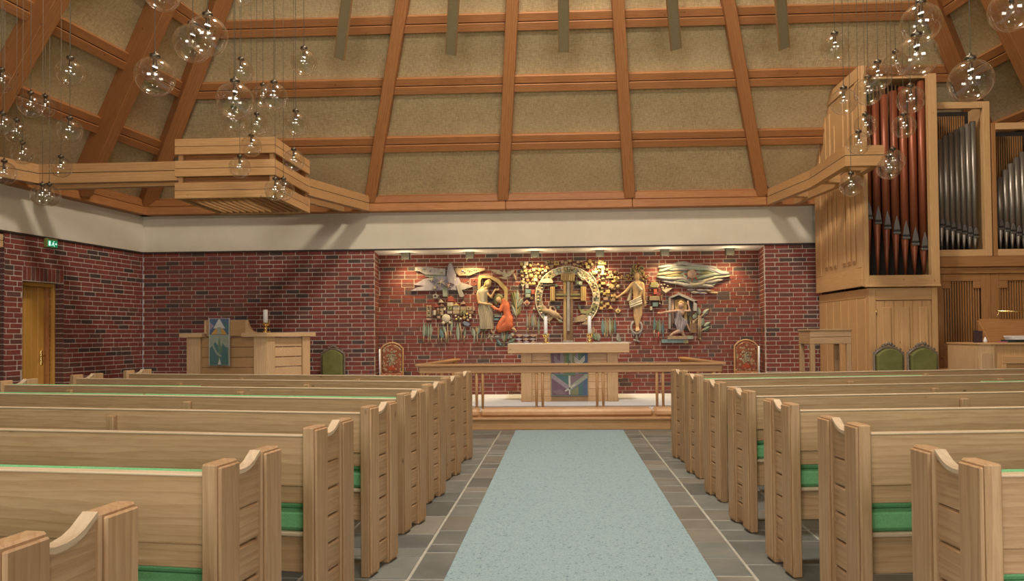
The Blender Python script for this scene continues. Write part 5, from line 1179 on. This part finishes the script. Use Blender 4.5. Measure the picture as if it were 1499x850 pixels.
# risen figure
t = relief('carved pale standing man with a white sash, arms lowered, before a gold halo field')
for k in range(150):
    a = k*2.3999; rr = math.sqrt(k/150); x = 235+rr*62*math.cos(a); y = 165+rr*75*math.sin(a)
    if k % 3 == 0: x = 50+130*random.random(); y = 180+75*random.random()
    if k % 7 == 0: x = 275+60*random.random(); y = 190+60*random.random()
    disc(t, 'halo_bead', cF, (x, y), .013, random.choice(('gold', 'ochre', 'olive')), .03)
b = MB(); x, z = cF((222, 212)); b.ball((x, RY-.10, z), (.052, .055, .075), 14, 10)
limb(b, cF, [(222, 240), (224, 262)], [2.2, 2.6], .09); limb(b, cF, [(192, 282), (225, 275), (262, 282)], [4, 4.5, 4], .085, .8); limb(b, cF, [(225, 290), (228, 340), (225, 395), (222, 440)], [7.5, 6.6, 5.8, 6.2], .08, .65)
limb(b, cF, [(182, 282), (125, 345), (75, 380)], [3, 2.3, 1.5], [.08, .09, .09]); hand(b, cF, (78, 380), math.pi+.5, 1.1, .09)
limb(b, cF, [(272, 285), (284, 365), (290, 430)], [3, 2.4, 1.5], [.08, .09, .09]); hand(b, cF, (291, 432), -1.45, 1.1, .09)
limb(b, cF, [(212, 480), (212, 560), (222, 640), (222, 665)], [4, 3.2, 2.1, 1.7], .08); limb(b, cF, [(250, 470), (252, 550), (236, 620), (230, 665)], [4, 3.2, 2, 1.7], .07); limb(b, cF, [(222, 668), (218, 692)], [1.9, 1.7], [.08, .10]); limb(b, cF, [(232, 665), (238, 688)], [1.9, 1.7], [.08, .10])
remesh(obj('standing_figure', b, KM['skin'], t)); face(t, cF, (222, 208), 5)
mb = MB(); limb(mb, cF, [(198, 205), (205, 185), (224, 178), (242, 188), (246, 208)], [1.8, 2, 2.2, 2, 1.8], .10); remesh(obj('hair', mb, KM['brown'], t), .009)
def cloth(nm, cv, A, B, k, n=8, y=.13, amp=.010, par=None):
    vs = []; m_ = 24
    for i in range(n+1):
        for j in range(m_+1):
            f, g = i/n, j/m_; a = (A[0][0]+(A[1][0]-A[0][0])*g, A[0][1]+(A[1][1]-A[0][1])*g); b_ = (B[0][0]+(B[1][0]-B[0][0])*g, B[0][1]+(B[1][1]-B[0][1])*g)
            x, z = cv((a[0]+(b_[0]-a[0])*f, a[1]+(b_[1]-a[1])*f)); vs.append((x, RY-y-.03*math.sin(math.pi*g)-amp*math.sin(f*n*2.4), z))
    N_ = len(vs); vs += [(x, y_+.03, z) for x, y_, z in vs]
    fs = [(i*(m_+1)+j, i*(m_+1)+j+1, (i+1)*(m_+1)+j+1, (i+1)*(m_+1)+j) for i in range(n) for j in range(m_)]
    fs += [tuple(N_+q for q in f[::-1]) for f in fs]
    for i in range(n):
        for j in (0, m_): a = i*(m_+1)+j; b_ = a+m_+1; fs.append((a, b_, N_+b_, N_+a))
    for j in range(m_):
        for i in (0, n): a = i*(m_+1)+j; fs.append((a, a+1, N_+a+1, N_+a))
    return obj(nm, MB().add(vs, fs, None, False), KM[k], par)
cloth('loin_cloth', cF, ((152, 435), (258, 380)), ((160, 492), (270, 460)), 'cream', 10, .13, .010, t)
cloth('sash', cF, ((190, 268), (212, 262)), ((250, 345), (272, 325)), 'cream', 6, .125, .006, t)
cloth('hanging_drape', cF, ((168, 300), (186, 310)), ((132, 425), (175, 425)), 'cream', 5, .06, .008, t)
t = relief('dark carved wreath with an anchor-like knot under the standing man')
x, z = cF((222, 660)); mb = MB(); mb.tube([(x+.10*math.sin(math.radians(-150+300*k/30)), RY-.04, z-.12*math.cos(math.radians(-150+300*k/30))) for k in range(31)], .022, 8); obj('wreath', mb, KM['grey'], t)
for a, b_ in (((180, 690), (200, 740)), ((265, 690), (245, 745)), ((222, 720), (222, 780)), ((195, 770), (250, 790))): bar(t, 'strut', cF, [a, b_], .018, 'grey', .05)
# sun cloud
t = relief('long carved cloud of wavy grey boards round a round orange sun, top right')
for pts, w_, k in (([(150, 180), (330, 165), (560, 120), (760, 160), (1120, 185)], 26, 'grey'), ([(160, 250), (420, 180), (640, 200), (900, 210), (1120, 270), (1330, 280)], 26, 'sage'), ([(120, 305), (300, 290), (560, 260)], 22, 'tan'), ([(330, 225), (600, 215), (700, 190)], 24, 'grey'), ([(120, 350), (350, 375), (560, 370), (700, 460)], 24, 'grey'), ([(210, 410), (430, 440), (640, 480), (860, 480), (1060, 500)], 26, 'grey'), ([(560, 330), (450, 320), (250, 330)], 26, 'olive'), ([(480, 370), (620, 420), (720, 480), (860, 460), (930, 400), (1130, 350), (1340, 330)], 20, 'cream'), ([(780, 370), (900, 340), (1100, 300), (1330, 295)], 26, 'sage'), ([(840, 290), (1000, 280), (1120, 320)], 24, 'olive'), ([(780, 420), (960, 430), (1220, 390)], 26, 'grey'), ([(900, 180), (1050, 240), (1200, 290), (1320, 290)], 22, 'lilac'), ([(800, 160), (950, 200), (1120, 190)], 22, 'grey'), ([(400, 420), (560, 400), (640, 440)], 20, 'sage')):
    q = len(pts); ws = [w_*1.45/11.33*PXM*(.35+.65*math.sin(math.pi*(i+.5)/q)) for i in range(q)]
    # resample for a smooth board
    P2 = []; W2 = []
    for i in range(q-1):
        for s_ in range(4):
            f = s_/4; g = f*f*(3-2*f); P2.append((pts[i][0]+(pts[i+1][0]-pts[i][0])*f, pts[i][1]+(pts[i+1][1]-pts[i][1])*g)); W2.append(ws[i]*(1-f)+ws[i+1]*f)
    P2.append(pts[-1]); W2.append(ws[-1]*.4); W2[0] *= .4
    bar(t, 'wave_board', cG, P2, W2, k, random.uniform(.06, .10), .0)
rp(t, 'cloud_ground', cG, [(180, 200), (560, 130), (1100, 190), (1300, 285), (1080, 480), (700, 480), (300, 420), (130, 330)], 'sage', .03, 0, None)
x, z = cG((703, 300)); obj('sun', MB().lathe([(0, 0), (.085, 0), (.085, .03), (.07, .045), (0, .05)], 28, (0, 0, 0), Matrix.Translation((x, RY-.05, z)) @ Matrix.Rotation(math.pi/2, 4, 'X')), KM['pink'], t)
for k in range(8):
    a = k*math.pi/4; obj('ray', MB().tube([(x+.09*math.cos(a), RY-.06, z+.09*math.sin(a)), (x+.15*math.cos(a), RY-.06, z+.15*math.sin(a))], [.02, .005], 6), KM['red'], t)
t = relief('short carved wavy cloud strip under the sun cloud')
for k, (a, b_) in enumerate(((700, 555), (850, 560), (1010, 575), (770, 600), (890, 610), (1080, 605), (960, 560))): leaf(t, cG, (a-75, b_), (a+75, b_+5), .028, ('grey', 'lilac', 'tan')[k % 3], 'wave', .01*(k % 2))
# stone house with the leaping figure
t = relief('carved grey stone doorway with a figure in a lilac gown, arms flung out')
hs = [((330, 560), (330, 105), (360, 105), (360, 560)), ((330, 105), (480, 35), (480, 70), (360, 115)), ((480, 35), (740, 150), (740, 190), (480, 72)), ((690, 170), (740, 150), (740, 300), (690, 300))]
for h_ in hs: rp(t, 'door_stone', cH, list(h_), 'grey', .09, 0, None)
rp(t, 'door_back', cH, [(365, 120), (480, 70), (690, 175), (690, 330), (640, 600), (365, 520)], 'dark', .01, 0, None)
rp(t, 'gold_hanging', cH, [(420, 140), (540, 120), (600, 180), (600, 330), (430, 300)], 'ochre', .03, 0, None); rp(t, 'gold_hanging', cH, rect(560, 320, 605, 430), 'ochre', .03, 0, None)
for a, b_ in (((375, 120), (385, 520)), ((400, 130), (405, 480))): bar(t, 'pillar', cH, [a, b_], .016, 'pink', .05)
b = MB(); x, z = cH((500, 222)); b.ball((x, RY-.11, z), (.05, .05, .06), 12, 9); limb(b, cH, [(505, 250), (510, 290), (510, 330)], [1.8, 4, 5], .09)
limb(b, cH, [(450, 300), (320, 315), (215, 328)], [2.2, 1.9, 1.2], [.09, .10, .09]); hand(b, cH, (222, 328), math.pi+.1, .9, .09)
limb(b, cH, [(560, 300), (632, 300), (615, 205)], [2.2, 1.9, 1.2], [.09, .11, .10]); hand(b, cH, (616, 208), 1.75, .9, .10)
limb(b, cH, [(500, 590), (400, 625), (355, 660), (345, 700)], [3.4, 2.4, 1.7, 1.2], .09); limb(b, cH, [(520, 600), (545, 650), (585, 690)], [3, 2, 1.4], .08); limb(b, cH, [(590, 480), (640, 590)], [2, 1.4], .05)
remesh(obj('leaping_figure', b, KM['pink'], t)); face(t, cH, (500, 218), 4, 'pink')
mb = MB(); limb(mb, cH, [(480, 225), (478, 190), (505, 172), (535, 190), (545, 235)], [1.8, 2.2, 2.4, 2.2, 1.2], .11); remesh(obj('hair', mb, KM['ochre'], t), .009)
gown(t, 'lilac_gown', cH, [(300, 440, 545), (350, 438, 530), (400, 435, 545), (440, 415, 620), (490, 418, 612), (540, 440, 575), (605, 455, 545)], 'lilac', .14, 6, .010)
for a, k, d in ((rect(225, 715, 610, 765), 'teal', .10), (rect(310, 665, 600, 712), 'tan', .12), (rect(605, 660, 690, 712), 'sage', .08), (rect(540, 725, 612, 770), 'olive', .11), (rect(640, 480, 740, 620), 'brown', .04)): rp(t, 'stone_step', cH, a, k, d, 0, None)
# loose ochre and red chips
t = relief('thin scatter of small pale chips on the bricks right of the star cloud')
for _ in range(16): x = random.uniform(1000, 1330); y = random.uniform(300, 680); disc(t, 'chip', cA, (x, y), .011, random.choice(('cream', 'pink', 'tan')), .025)
bpy.context.view_layer.update()
